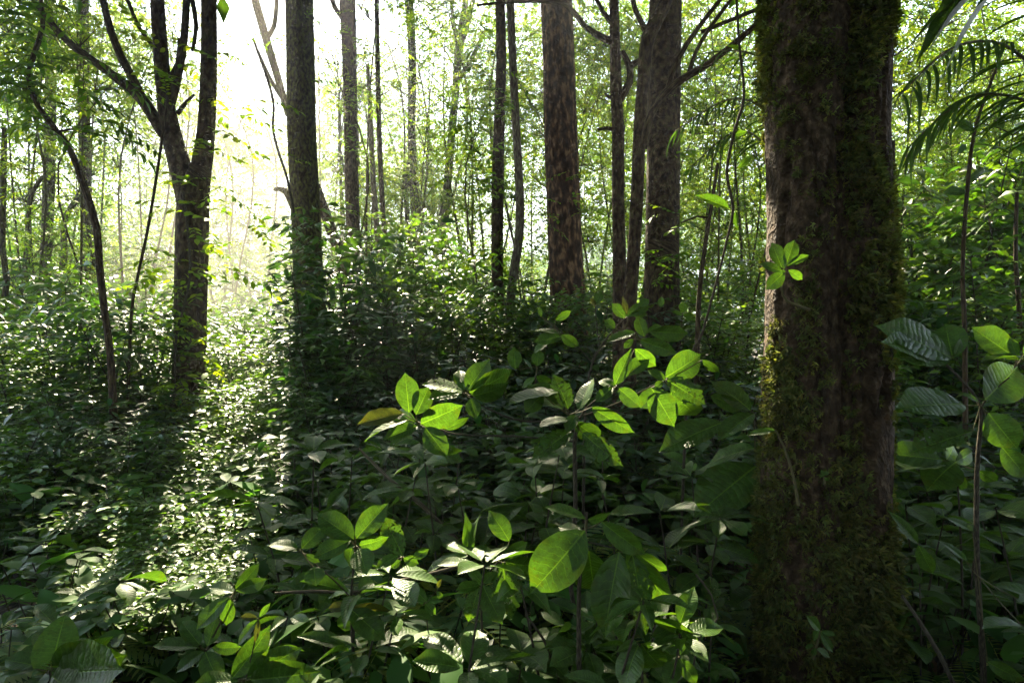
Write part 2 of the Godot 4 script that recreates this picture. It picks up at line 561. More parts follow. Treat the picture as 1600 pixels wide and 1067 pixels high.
func list_shafts() -> void:
	for e in [
		[640, 612, 2.7, 0.52], [745, 585, 2.7, 0.42], [975, 570, 2.75, 0.34], [1065, 595, 2.75, 0.36], [620, 675, 2.7, 0.2],
		[735, 825, 2.2, 0.3], [790, 850, 2.2, 0.32], [785, 940, 2.2, 0.26], [575, 975, 2.3, 0.26], [545, 835, 2.3, 0.45], [610, 840, 2.3, 0.22], [868, 885, 2.0, 0.26], [965, 930, 2.0, 0.2], [1072, 945, 2.0, 0.22], [1485, 735, 2.9, 0.26],
		[250, 775, 4.4, 0.3], [290, 800, 4.2, 0.35], [340, 815, 4.2, 0.32], [230, 870, 3.7, 0.3], [300, 890, 3.6, 0.25], [380, 770, 4.8, 0.35], [190, 930, 3.4, 0.22], [330, 940, 3.2, 0.2], [330, 780, 4.8, 0.4], [390, 830, 4.2, 0.25], [270, 930, 3.4, 0.25],
		[395, 560, 8.5, 0.8], [370, 640, 7.0, 0.6], [400, 480, 11.0, 1.2], [425, 690, 6.0, 0.45], [390, 420, 14.0, 1.6], [400, 700, 5.6, 0.4],
		[1182, 60, 3.0, 0.32], [1182, 180, 3.0, 0.34], [1183, 300, 3.0, 0.34], [1184, 420, 3.0, 0.34], [1186, 540, 3.0, 0.3], [1188, 650, 3.0, 0.2],
		[60, 545, 8.0, 0.6], [170, 565, 8.0, 0.5], [40, 620, 6.5, 0.3], [240, 590, 7.5, 0.4], [120, 640, 6.0, 0.2],
		[760, 760, 3.8, 0.08], [480, 760, 4.4, 0.12],
		[1130, 500, 7.0, 0.5], [1100, 560, 5.5, 0.3], [1140, 580, 5.5, 0.3], [900, 545, 5.0, 0.15], [850, 560, 4.5, 0.12],
		[1520, 400, 7.0, 0.5], [1450, 330, 7.0, 0.5], [1570, 300, 7.0, 0.4], [1480, 450, 7.5, 0.4], [1560, 480, 6.5, 0.25], [1450, 560, 5.0, 0.12], [1540, 780, 3.6, 0.1],
		[1465, 30, 3.0, 0.2], [1440, 60, 3.0, 0.15], [1520, 100, 3.2, 0.25], [1500, 180, 3.4, 0.2], [1485, 730, 2.8, 0.08],
		[325, 200, 7.3, 0.16], [322, 120, 7.3, 0.14], [255, 190, 7.3, 0.1],
		[450, 200, 11.0, 0.25], [452, 350, 11.0, 0.25], [447, 60, 11.0, 0.2], [640, 470, 11.0, 0.6], [720, 430, 12.0, 0.8], [700, 500, 9.0, 0.4],
		[90, 1000, 2.3, 0.08], [170, 1030, 2.2, 0.09], [30, 1040, 2.2, 0.07], [80, 890, 3.0, 0.08], [60, 780, 4.0, 0.15],
	]:
		shafts.append([P(e[0], e[1], e[2]), e[3]])
	for e in [[1090, 200, 12.0, 1.7], [1130, 350, 11.0, 1.5], [1000, 150, 15.0, 1.7], [930, 250, 14.0, 1.5], [1080, 60, 13.0, 1.7], [1160, 120, 11.0, 1.4], [1100, 430, 9.5, 1.0],
		[60, 150, 10.0, 1.3], [150, 230, 11.0, 1.4], [215, 320, 12.0, 1.4], [100, 400, 14.0, 1.6], [60, 60, 12.0, 1.4], [200, 100, 12.0, 1.4], [30, 480, 11.0, 0.9], [160, 500, 11.0, 0.9],
		[600, 100, 17.0, 2.0], [700, 200, 20.0, 2.5], [540, 200, 15.0, 1.6], [640, 350, 16.0, 2.0], [740, 350, 14.0, 1.5], [830, 250, 13.0, 1.3], [620, 430, 12.0, 1.0], [720, 420, 12.0, 1.2],
		[395, 560, 8.5, 1.8], [400, 470, 11.0, 2.2], [385, 640, 7.0, 1.5], [370, 720, 5.6, 1.2], [320, 800, 4.6, 1.0], [280, 870, 3.9, 0.8]]:
		openings.append([P(e[0], e[1], e[2]), e[3]])

# ------------------------------------------------------------------ ground
func build_ground() -> void:
	var b := Bag.new()
	var n := 120
	var rows := []
	for j in n + 1:
		var row := []
		for i in n + 1:
			var fx := float(i) / n * 2.0 - 1.0
			var fz := float(j) / n * 2.0 - 1.0
			var x := fx * absf(fx) * 150.0
			var z := fz * absf(fz) * 150.0 - 10.0
			row.append(Vector3(x, ground_y(x, z), z))
		rows.append(row)
	for j in n:
		for i in n:
			for q in [[j, i], [j, i + 1], [j + 1, i + 1], [j, i], [j + 1, i + 1], [j + 1, i]]:
				var p: Vector3 = rows[q[0]][q[1]]
				var e := 0.3
				var nn := Vector3(ground_y(p.x - e, p.z) - ground_y(p.x + e, p.z), 2.0 * e, ground_y(p.x, p.z - e) - ground_y(p.x, p.z + e)).normalized()
				b.v.append(p)
				b.n.append(nn)
				b.u.append(Vector2(p.x, p.z))
				b.c.append(Color.WHITE)
	var o := part("ground", b.mesh(), M.ground, self)
	o.set_meta("kind", "structure")
	o.set_meta("label", "dark forest floor of soil under the plants")
	o.set_meta("category", "ground")

# ------------------------------------------------------------------ the mossy trunk
func mossy_radius(an: float, y: float) -> Vector2:
	# two fused stems: distance from the axis, and how much moss grows there
	var d := Vector2(cos(an), sin(an))
	var low := 1.0 + 0.01 * clampf((1.3 - y) / 1.3, 0.0, 1.3) + 0.03 * sin(y * 2.1)
	var r := 0.0
	var best := 0.0
	for c in [[-0.103, 0.02, 0.178], [0.096, 0.05, 0.142], [0.02, -0.06, 0.165]]:
		var o := Vector2(c[0], c[1])
		var bq := d.dot(o)
		var disc: float = bq * bq - o.length_squared() + c[2] * c[2]
		if disc > 0.0:
			var e := bq + sqrt(disc)
			r += exp(e * 38.0)
			best = maxf(best, e)
	r = log(maxf(r, 1.0)) / 38.0 - 0.008
	r = maxf(r, best * 0.98) * low
	var q := Vector3(cos(an) * 0.3, y, sin(an) * 0.3)
	var ridge := noise.get_noise_3dv(q * Vector3(120, 14, 120))
	var plate := noise.get_noise_3dv(q * Vector3(60, 45, 60) + Vector3(9, 0, 0))
	var fine := noise.get_noise_3dv(q * Vector3(260, 120, 260))
	var crack := absf(noise.get_noise_3dv(q * Vector3(150, 30, 150) + Vector3(0, 70, 0)))
	r += 0.016 * ridge + 0.014 * plate + 0.006 * fine - 0.024 * smoothstep(0.10, 0.0, crack)
	return Vector2(r, plate)

func build_mossy_tree() -> void:
	var base := P(1288, 1100, 3.0)
	base.y = ground_y(base.x, base.z)
	var t := thing("mossy_tree", "thick reddish trunk of two fused stems, shaggy with moss and small ferny plants", "tree", base)
	var b := Bag.new()
	var ns := 190
	var ny := 250
	var top := 7.0
	var rings := []
	for j in ny + 1:
		var y := -0.25 + (top + 0.25) * pow(float(j) / ny, 1.25)
		var row := []
		for k in ns:
			var an := TAU * k / ns
			var r := mossy_radius(an, y).x
			var lean := Vector3(-0.004 * y, 0, 0)
			row.append(Vector3(cos(an) * r, y, sin(an) * r) + lean)
		rings.append(row)
	for j in ny:
		for k in ns:
			for q in [[j, k], [j + 1, k + 1], [j + 1, k], [j, k], [j, k + 1], [j + 1, k + 1]]:
				var jj: int = q[0]
				var kk: int = q[1]
				var p: Vector3 = rings[jj][kk % ns]
				var du: Vector3 = rings[jj][(kk + 1) % ns] - rings[jj][(kk + ns - 1) % ns]
				var dv: Vector3 = rings[mini(jj + 1, ny)][kk % ns] - rings[maxi(jj - 1, 0)][kk % ns]
				b.v.append(p)
				b.n.append(dv.cross(du).normalized())
				b.u.append(Vector2(3.0 * kk / ns, p.y * 1.3))
				b.c.append(Color.WHITE)
	part("trunk", b.mesh(), M.bark_red, t)
	# limbs and crown high above the frame
	crown_on(t, base, Vector3(0.0, 6.6, 0.0), 7.5, 7.0, 12.5, 900, 7, 0.16, "bark_dark")
	# moss: patches of short feathery sprigs
	var sprigs := []
	for k in 6:
		var s := Bag.new()
		for w in 9:
			var foot := Vector3(rng.randfn(0, 0.019), rng.randfn(0, 0.021), rng.randf_range(-0.006, 0.004))
			var shade_ := rng.randf_range(0.65, 1.3)
			for q in 6:
				var dd := Vector3(rng.randf_range(-0.8, 0.8), rng.randf_range(-1.0, 0.5), rng.randf_range(0.25, 1.0)).normalized()
				var l := rng.randf_range(0.012, 0.036)
				s.add(T.l2, Transform3D(frame_for(dd, Vector3(0, 0.4, 1)) * Basis.from_scale(Vector3(l * 0.55, l, l)), foot), Color(shade_ * rng.randf_range(0.85, 1.2), shade_, shade_))
		sprigs.append(s)
	var coat := Bag.new()
	for i in 10000:
		var an := rng.randf() * TAU
		var y := rng.randf_range(-0.05, 3.15)
		if sin(an) < -0.35:
			continue
		var rr := mossy_radius(an, y)
		var m := noise.get_noise_3d(cos(an) * 16.0, y * 12.0 + 300.0, sin(an) * 16.0) * 1.2 + noise.get_noise_3d(cos(an) * 50.0, y * 55.0, sin(an) * 50.0 + 90.0) * 0.9
		m += 0.27 * smoothstep(1.25, 0.25, y)                                   # thick cushions low down
		m += 0.30 * smoothstep(-0.80, -0.98, cos(an)) + 0.26 * smoothstep(0.30, 0.85, cos(an)) * (1.0 - 0.6 * smoothstep(2.0, 2.8, y))
		m -= 0.20 * smoothstep(0.5, 0.0, absf(cos(an) + 0.25)) * smoothstep(0.9, 1.6, y)
		m -= 0.16 * smoothstep(0.7, 1.5, y)
		m += rr.y * 0.5
		if m < -0.10:
			continue
		if m < 0.18 and rng.randf() > 0.4:
			continue
		var k := rng.randi() % 6
		var out := Vector3(cos(an), 0, sin(an))
		var p := out * (rr.x + 0.001 + 0.012 * clampf(m, 0.0, 0.8)) + Vector3(-0.004 * y, y, 0)
		var size := rng.randf_range(0.6, 1.3) * (0.65 + 0.8 * clampf(m, 0.0, 0.9))
		var hang := frame_for(out + Vector3(0, rng.randf_range(-0.6, 0.3), 0) + rv(0.3), Vector3.UP)
		var first := coat.c.size()
		coat.add_bag(sprigs[k], Transform3D(hang * Basis.from_scale(Vector3.ONE * size), p))
		var hue := green(Color(0.072, 0.082, 0.026), Color(0.135, 0.160, 0.042), 0.35)
		for q in range(first, coat.c.size()):
			coat.c[q] = coat.c[q] * hue
	part("moss", coat.mesh(), M.moss, t).set_meta("kind", "stuff")
	# small plants rooted in the moss
	tuft(P(1226, 425, 2.72), [[1222, 418, 1205, 378, .45], [1228, 415, 1243, 372, .45], [1226, 420, 1222, 398, .5], [1222, 424, 1188, 410, .42], [1230, 416, 1268, 396, .3], [1232, 422, 1257, 438, .42], [1226, 426, 1196, 452, .55], [1228, 424, 1218, 424, .6]], 2.68, "light",
		[[1226, 420], [1222, 450], [1230, 470], [1266, 484]], "small glossy epiphyte with eight leaves rooted halfway up the mossy trunk", "epiphyte")
	tuft(P(1280, 1000, 2.60), [[1282, 985, 1262, 962, .4], [1284, 986, 1308, 992, .35], [1283, 987, 1304, 1020, .36], [1280, 986, 1268, 1000, .6], [1272, 1008, 1258, 1012, .5], [1276, 1014, 1300, 1026, .4], [1274, 1012, 1270, 1026, .5]], 2.58, "light",
		[[1282, 985], [1276, 1012], [1272, 1030]], "small bright seedling with narrow leaves low on the mossy trunk", "seedling")
	tuft(P(1288, 745, 2.68), [[1288, 744, 1284, 733, .5], [1287, 745, 1280, 742, .6], [1289, 746, 1296, 752, .6], [1289, 743, 1295, 736, .6]], 2.64, "mid",
		[[1288, 745], [1289, 756]], "tiny four-leaved sprout in the moss of the thick trunk", "seedling")
	tuft(P(1210, 680, 2.74), [[1212, 672, 1166, 678, .3]], 2.70, "light", [[1212, 672], [1226, 700], [1240, 745], [1248, 790]], "single pale leaf on a thin creeper against the mossy trunk", "creeper")

func tuft(at: Vector3, leaves: Array, d: float, mat: String, stem: Array, label: String, category: String) -> void:
	var t := thing(category, label, category, at)
	var line := []
	for i in stem.size():
		line.append([P(stem[i][0], stem[i][1], d + 0.02), 0.0035 + 0.001 * i])
	part("stem", tube(line, 5, 0.0, 0.03, at).mesh(), M.green_stem, t)
	for e in leaves:
		hero_leaf(t, at, [e[0], e[1], e[2], e[3], e[4], mat, rng.randf_range(-25, 25), rng.randf_range(-0.03, 0.03), 0], d)

# ------------------------------------------------------------------ crowns
# limbs from `from` (relative to base) and leaf clumps inside a flattened crown; clumps stay clear of the view of the photograph's open middle
func crown_on(t: Node3D, base: Vector3, from: Vector3, radius: float, y0: float, y1: float, n: int, limbs: int, limb_r: float, bark_key: String, off := Vector3.ZERO) -> void:
	var mid := Vector3(off.x, (y0 + y1) * 0.5, off.z)
	var spots := []
	for k in limbs:
		var an := TAU * (k + rng.randf() * 0.7) / limbs
		var end := mid + Vector3(cos(an) * radius * rng.randf_range(0.55, 0.95), rng.randf_range(-0.35, 0.4) * (y1 - y0), sin(an) * radius * rng.randf_range(0.55, 0.95))
		var c1 := from.lerp(end, 0.4) + Vector3(0, 0.12 * radius, 0) + rv(0.3)
		var line := [[from + Vector3(0, -0.2, 0), limb_r], [c1, limb_r * 0.7], [end, limb_r * 0.15]]
		part("limb", tube(line, 7, 0.05, 0.5).mesh(), M[bark_key], t)
		for q in 7:
			spots.append(c1.lerp(end, rng.randf_range(0.0, 1.15)) + rv(0.9))
	var places := []
	var tints := []
	var tries := 0
	while places.size() < n * 1.15 and tries < n * 4:
		tries += 1
		var p := Vector3.ZERO
		if rng.randf() < 0.45:
			p = spots[rng.randi() % spots.size()] + Vector3(rng.randfn(0, 0.8), rng.randfn(0, 0.45), rng.randfn(0, 0.8))
		else:
			var q := rv(1.0)
			if q.length() > 1.0:
				continue
			p = mid + q * Vector3(radius, (y1 - y0) * 0.5, radius)
		var w := p + base
		var s := px_of(w)
		if s.z > 0.0 and s.z < 30.0 and s.x > -60 and s.x < 1660 and s.y > -70:
			continue
		if s.z < 0.0 and (w - EYE).length() < 2.5:
			continue
		if in_shaft(w, 0.36) or in_opening(w):
			continue
		places.append(Transform3D(Basis.from_euler(Vector3(rng.randf_range(-0.5, 0.5), rng.randf() * TAU, rng.randf_range(-0.5, 0.5))) * Basis.from_scale(Vector3.ONE * rng.randf_range(0.8, 1.3)), p))
		var k := rng.randf_range(0.75, 1.25)
		tints.append(Color(k * rng.randf_range(0.9, 1.15), k, k))
	if not T.has("clump"):
		T.clumps = []
		for q in 4:
			var cb := Bag.new()
			for k in 5:
				var dir := rv(1.0).normalized()
				var sp := make_spray(9, 0.46, 0.21, T.l2, Color(0.045, 0.105, 0.018), Color(0.090, 0.18, 0.028), 0.5, false)
				cb.add_bag(sp, Transform3D(frame_for(dir * Vector3(1, 0.5, 1), Vector3.UP), dir * 0.1))
			T.clumps.append(cb)
		T.clump = T.clumps[0].mesh()
	var all := Bag.new()
	for i in places.size():
		all.add_bag(T.clumps[i % 4], places[i])
	if places.size() > 0:
		var o := part("crown", all.mesh(), M.canopy, t)
		o.set_meta("kind", "stuff")

func sprays_ready() -> void:
	if T.has("sprays"):
		return
	T.sprays = []
	T.lobes = [[], [], []]
	var pools := [[], [], []]
	for k in 5:
		pools[0].append(make_spray(13, 0.62, 0.125, T.l8, Color(0.090, 0.180, 0.016), Color(0.240, 0.350, 0.028), 0.55, k == 0))
		pools[1].append(make_spray(16, 0.5, 0.078, T.l4, Color(0.090, 0.180, 0.016), Color(0.240, 0.350, 0.028), 0.45, k == 0))
		pools[2].append(make_spray(12, 0.6, 0.15, T.lance8, Color(0.090, 0.180, 0.016), Color(0.240, 0.350, 0.028), 0.9, k == 0))
	T.weep = []
	for k in 3:
		T.sprays.append(make_spray(13, 0.62, 0.125, T.l8, Color(0.090, 0.180, 0.016), Color(0.240, 0.350, 0.028), 0.55).mesh())
		T.weep.append(make_spray(12, 0.6, 0.15, T.lance8, Color(0.090, 0.180, 0.016), Color(0.240, 0.350, 0.028), 0.9).mesh())
	for k in 3:
		for q in 4:
			T.lobes[k].append(make_lobe(pools[k], [64, 84, 64][k]))

# a bough of many leafy twigs, about 1.6 m across
func make_lobe(sprays: Array, n: int) -> ArrayMesh:
	var b := Bag.new()
	for i in n:
		var q := Vector3(rng.randfn(0, 1.0), rng.randfn(0, 0.55), rng.randfn(0, 1.0))
		var t := Transform3D(Basis(Vector3.UP, atan2(q.x, q.z) + rng.randf_range(-0.9, 0.9)) * Basis(Vector3.RIGHT, rng.randf_range(-0.4, 0.7)) * Basis.from_scale(Vector3.ONE * rng.randf_range(0.8, 1.3)), q)
		b.add_bag(sprays[rng.randi() % sprays.size()], t)
	for k in 9:
		b.twig(Vector3(0, -0.35, 0), Vector3(rng.randfn(0, 0.9), rng.randf_range(-0.2, 0.6), rng.randfn(0, 0.9)), 0.014, 0.004, Color(0.05, 0.042, 0.022))
	return b.mesh()

# ------------------------------------------------------------------ the trunks that stand in view
# trunk: [[px, py, width in px] ...] from the top down at depth d
func view_tree(called: String, label: String, d: float, line: Array, bark_key: String, branches: Array, crown: Array, rough := 0.10) -> Node3D:
	var foot: Array = line[-1]
	var fp := P(foot[0], foot[1], d)
	var base := Vector3(fp.x, ground_y(fp.x, fp.z), fp.z)
	var t := thing(called, label, "tree", base)
	var pts := []
	var top := P(line[0][0], line[0][1], d)
	var nx := P(line[1][0], line[1][1], d)
	var up_dir := (top - nx).normalized()
	var r0: float = line[0][2] * 0.5 * d / F
	if crown.size() > 0:
		up_dir = (up_dir + Vector3.UP * 0.5).normalized()
		pts.append([top + up_dir * maxf(crown[1] - top.y, 0.6), r0 * 0.72])
	for e in line:
		pts.append([P(e[0], e[1], d), e[2] * 0.5 * d / F])
	if fp.y > base.y + 0.05:
		pts.append([base + Vector3(0, 0.08, 0), foot[2] * 0.6 * d / F])
	pts.append([base - Vector3(0, 0.3, 0), foot[2] * 0.75 * d / F])
	var sides := 18 if foot[2] > 30 else 12
	var trunk := part("trunk", tube(pts, sides, rough, 0.22, base).mesh(), M[bark_key], t)
	for br in branches:
		var bl := []
		for e in br:
			bl.append([P(e[0], e[1], d + (e[3] if e.size() > 3 else 0.0)), e[2] * 0.5 * d / F])
		part("branch", tube(bl, 9, rough * 0.9, 0.16, base).mesh(), M[bark_key], t)
	if crown.size() > 0:
		crown_on(t, base, pts[0][0] - base, crown[0], crown[1], crown[2], crown[3], 6, r0 * 0.6, "bark_dark", crown[4] if crown.size() > 4 else Vector3.ZERO)
	trunk.set_meta("line", pts)
	return t

# leafy twigs standing out from a stem: [[px, py, d, n, spread]]
func leaves_at(t: Node3D, spots: Array, meshes: Array, size: float, tint: Color, called := "foliage") -> void:
	var places := []
	var tints := []
	for k in meshes.size():
		places.append([])
		tints.append([])
	for s in spots:
		for i in int(s[3]):
			var p := P(s[0], s[1], s[2]) + Vector3(rng.randfn(0, s[4]), rng.randfn(0, s[4] * 0.8), rng.randfn(0, s[4])) - t.position
			var k := rng.randi() % meshes.size()
			var f := rng.randf_range(0.7, 1.3)
			places[k].append(Transform3D(Basis(Vector3.UP, rng.randf() * TAU) * Basis(Vector3.RIGHT, rng.randf_range(-0.5, 0.6)) * Basis.from_scale(Vector3.ONE * size * rng.randf_range(0.7, 1.2)), p))
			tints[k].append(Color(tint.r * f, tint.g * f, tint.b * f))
	for k in meshes.size():
		if places[k].size() > 0:
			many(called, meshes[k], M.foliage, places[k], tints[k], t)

func build_main_trees() -> void:
	sprays_ready()
	# forked tree beside the sunlit gap
	var t := view_tree("forked_tree", "dark forked tree with several rising stems beside the sunlit gap", 7.3,
		[[326, -10, 24], [326, 100, 25], [322, 200, 27], [314, 262, 32], [303, 300, 46], [299, 380, 50], [297, 500, 48], [293, 620, 50], [288, 740, 62]], "bark_dark",
		[[[298, 330, 38], [284, 270, 34], [266, 205, 30], [256, 140, 24], [249, 60, 22], [244, -20, 20]],
		[[272, 228, 24], [250, 200, 20], [218, 152, 18], [167, 111, 13], [101, 61, 10], [48, -5, 8]],
		[[222, 156, 16], [205, 120, 13], [187, 86, 12], [170, 40, 11], [157, -15, 10]],
		[[262, 175, 16], [277, 120, 13], [287, 60, 12], [292, -20, 11]],
		[[268, 172, 12], [262, 130, 7], [276, 100, 6], [279, 60, 4]],
		[[276, 178, 8], [292, 158, 6], [303, 147, 3]],
		[[238, 72, 6], [215, 40, 6], [197, -5, 6]],
		[[300, 80, 5], [306, 40, 7], [298, -10, 8]]],
		[5.0, 6.8, 11.5, 520])
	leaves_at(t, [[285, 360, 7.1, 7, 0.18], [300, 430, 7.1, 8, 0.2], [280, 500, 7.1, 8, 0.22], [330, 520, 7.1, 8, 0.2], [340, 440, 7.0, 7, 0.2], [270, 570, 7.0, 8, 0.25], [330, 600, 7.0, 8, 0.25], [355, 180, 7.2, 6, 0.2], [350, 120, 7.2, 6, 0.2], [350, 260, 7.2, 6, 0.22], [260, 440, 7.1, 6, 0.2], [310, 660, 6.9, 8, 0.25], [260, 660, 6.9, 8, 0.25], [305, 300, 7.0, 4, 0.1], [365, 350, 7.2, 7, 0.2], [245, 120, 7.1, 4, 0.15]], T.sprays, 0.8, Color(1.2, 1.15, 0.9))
	# big straight trunk behind the dark shrubs
	t = view_tree("tall_tree", "tall straight grey-green mossy trunk behind the dark shrubs", 11.0,
		[[467, -10, 45], [469, 100, 44], [471, 200, 43], [476, 300, 43], [480, 400, 45], [484, 480, 47], [488, 620, 60]], "bark_moss",
		[[[450, 180, 10, 0.5], [433, 120, 12, 0.6], [415, 60, 14, 0.7], [395, -10, 14, 0.8]], [[415, 62, 8, 0.7], [428, 40, 8, 0.7], [432, 0, 7, 0.7]], [[444, 160, 6, 0.5], [420, 120, 7, 0.6], [400, 75, 5, 0.6]],
		[[462, 330, 14, 0.2], [445, 298, 10, 0.25], [428, 296, 6, 0.3]]],
		[5.5, 7.6, 14.0, 1100, Vector3(-2.5, 0, -2)], 0.08)
	leaves_at(t, [[452, 420, 10.6, 8, 0.2], [500, 440, 10.6, 8, 0.2], [470, 380, 10.6, 5, 0.15]], T.sprays, 0.8, Color(0.9, 0.95, 0.9))
	leaves_at(t, [[468, 252, 10.75, 2, 0.1], [455, 60, 10.8, 4, 0.15], [490, 120, 10.8, 3, 0.1], [478, 330, 10.8, 3, 0.1]], T.weep, 0.7, Color(1, 1, 0.9))
	t = view_tree("slim_tree", "slim dark trunk hung with vine leaves behind the tall mossy trunk", 13.0,
		[[542, -10, 25], [546, 100, 23], [548, 250, 22], [552, 400, 23], [554, 580, 28]], "bark_dark", [[[536, 30, 8], [522, 10, 8], [515, -15, 8]]], [4.5, 8.8, 14.0, 900])
	leaves_at(t, [[545, 60, 12.7, 6, 0.15], [548, 150, 12.7, 7, 0.16], [552, 240, 12.7, 7, 0.16], [550, 330, 12.7, 7, 0.18], [556, 400, 12.6, 8, 0.2]], T.weep, 0.8, Color(0.9, 0.95, 0.9))
	view_tree("leaning_tree", "dark leaning stem slanting away from the tall mossy trunk", 12.2,
		[[494, 290, 12], [505, 325, 15], [522, 372, 18], [536, 412, 18], [560, 560, 22]], "bark_dark", [], [])
	# thin twin stems
	view_tree("thin_tree", "thin pale pole-like stem with a bend, in the bright gap", 15.0, [[574, 100, 6], [578, 170, 7], [584, 300, 9], [596, 445, 11], [600, 560, 12]], "bark_pale", [], [])
	view_tree("thin_tree", "thin straight stem close to a bent one in the bright gap", 14.5, [[588, -10, 7], [592, 200, 8], [598, 330, 8], [606, 440, 10], [608, 560, 12]], "bark_dark", [], [2.5, 9.0, 13.0, 160])
	view_tree("thin_tree", "sunlit slender trunk with a paler twin before the white gap", 19.0, [[638, -10, 14], [644, 90, 12], [643, 200, 11], [646, 300, 12], [654, 385, 14], [658, 520, 16]], "bark_moss", [[[640, 250, 8], [634, 300, 8], [640, 380, 9], [642, 420, 9]]], [4.5, 10.8, 16.0, 700, Vector3(-1.0, 0, 1.5)])
	view_tree("branching_tree", "backlit slender tree with forked branches before the white sky", 20.0, [[727, 5, 9], [719, 62, 13], [711, 150, 12], [704, 230, 12], [697, 310, 13], [689, 368, 15], [684, 520, 18]], "bark_pale",
		[[[719, 70, 9], [730, 40, 8], [741, -10, 8]], [[713, 130, 7], [735, 95, 7], [756, 50, 5]], [[716, 70, 6], [708, 30, 6], [704, -10, 6]]], [4.0, 12.0, 17.0, 320])
	t = view_tree("vine_tree", "trunk wrapped with climbing leaves, crossed by a thinner stem at its foot", 10.0,
		[[781, -10, 16], [783, 100, 17], [779, 230, 19], [777, 340, 20], [777, 430, 19], [779, 560, 24]], "bark_dark", [], [4.5, 7.5, 13.0, 420, Vector3(0, 0, -1)])
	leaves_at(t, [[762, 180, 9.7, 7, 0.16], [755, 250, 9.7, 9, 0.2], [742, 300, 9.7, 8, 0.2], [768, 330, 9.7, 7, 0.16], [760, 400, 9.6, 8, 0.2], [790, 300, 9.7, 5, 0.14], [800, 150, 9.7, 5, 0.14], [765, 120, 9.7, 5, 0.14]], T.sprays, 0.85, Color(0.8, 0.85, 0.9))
	view_tree("crooked_tree", "crooked lichen-pale stem that crosses the foot of the vine-wrapped trunk", 9.6,
		[[797, -10, 12], [801, 90, 13], [806, 190, 13], [812, 300, 14], [811, 370, 14], [802, 430, 14], [794, 510, 15], [790, 590, 18]], "bark_pale", [], [4.0, 7.0, 12.0, 260])
	t = view_tree("flaky_tree", "broad brown trunk with orange flaking bark patches", 10.0,
		[[869, -10, 50], [873, 100, 52], [876, 200, 54], [880, 300, 54], [884, 400, 55], [888, 480, 58], [890, 600, 70]], "bark_flaky", [], [5.0, 7.4, 13.0, 700, Vector3(-1.0, 0, 2.5)], 0.07)
	leaves_at(t, [[905, 280, 9.6, 5, 0.12], [880, 320, 9.6, 5, 0.14], [860, 340, 9.6, 3, 0.1], [910, 340, 9.6, 5, 0.14]], T.sprays, 0.7, Color(1.1, 1.1, 0.9))
	view_tree("branchy_tree", "slender dark trunk with crooked side branches arching across the flaky trunk's top", 7.2,
		[[959, -10, 15], [961, 60, 16], [963, 150, 18], [966, 205, 19], [966, 300, 19], [968, 400, 21], [970, 620, 26]], "bark_dark",
		[[[958, 66, 12], [940, 58, 11], [915, 42, 9], [890, 12, 8], [860, 2, 7], [800, 3, 6], [745, 8, 4]], [[955, 35, 8], [942, 18, 7], [925, -15, 6]], [[967, 158, 12], [984, 128, 11], [983, 102, 10], [972, 80, 8]], [[984, 104, 10], [1004, 92, 8], [1020, 90, 6]], [[962, 203, 7], [948, 200, 6], [934, 202, 4]], [[960, 155, 6], [950, 150, 5], [945, 146, 3]]],
		[4.0, 5.6, 9.5, 330])
	view_tree("swept_tree", "dark leaning stem whose curved boughs sweep up toward the mossy trunk", 6.6,
		[[1046, -10, 20], [1026, 30, 22], [1012, 60, 22], [1006, 120, 20], [1000, 200, 20], [996, 300, 20], [990, 400, 21], [984, 480, 22], [982, 640, 26]], "bark_dark",
		[[[1006, 232, 12, -0.1], [1013, 192, 12, -0.2], [1030, 158, 12, -0.3], [1060, 128, 12, -0.4], [1110, 98, 10, -0.5], [1150, 66, 9, -0.6], [1185, 36, 8, -0.7]],
		[[1014, 60, 11], [1005, 40, 9], [994, 18, 8], [985, -15, 8]], [[1040, 148, 8, -0.3], [1060, 92, 8, -0.3], [1090, 45, 7, -0.4], [1135, -12, 6, -0.4]],
		[[1076, 118, 7, -0.4], [1088, 80, 6, -0.4], [1112, 40, 6, -0.5], [1150, -10, 5, -0.5]], [[1096, 50, 6, -0.4], [1130, 36, 6, -0.5], [1185, 14, 6, -0.6]]],
		[4.5, 5.4, 9.5, 380])
	t = view_tree("dark_tree", "thick dark trunk standing behind two slender dark stems", 8.4,
		[[1040, -10, 50], [1038, 100, 51], [1037, 200, 51], [1036, 300, 51], [1035, 400, 52], [1034, 470, 55], [1034, 640, 66]], "bark_dark", [], [5.0, 6.6, 12.0, 640, Vector3(-0.5, 0, 2.5)], 0.07)
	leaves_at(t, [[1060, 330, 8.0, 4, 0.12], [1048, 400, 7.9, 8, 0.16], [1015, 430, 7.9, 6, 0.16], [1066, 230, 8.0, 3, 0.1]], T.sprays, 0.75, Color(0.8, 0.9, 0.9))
	# trees across the hollow, on the shaded side
	view_tree("mossy_pole", "mossy mid-size trunk beyond the curved sapling", 15.0, [[76, -10, 14], [78, 120, 15], [76, 263, 17], [71, 400, 17], [66, 470, 17], [60, 560, 22]], "bark_moss", [[[70, 470, 9], [84, 440, 9], [99, 405, 10], [100, 345, 9], [124, 304, 9], [140, 270, 7]]], [5.0, 9.0, 14.0, 800, Vector3(2.0, 0, 0)])
	view_tree("mossy_pole", "straight olive trunk behind the curved sapling's lower bend", 14.0, [[128, -10, 16], [130, 150, 17], [134, 324, 18], [138, 430, 19], [142, 560, 22]], "bark_moss", [], [4.5, 8.6, 14.0, 330])
	view_tree("crooked_sapling", "curving mossy sapling bowed away from the mid-size trunk", 12.0, [[66, 276, 6], [50, 300, 7], [43, 335, 8], [43, 400, 8], [36, 445, 8], [16, 484, 9], [6, 560, 10]], "bark_moss", [], [])
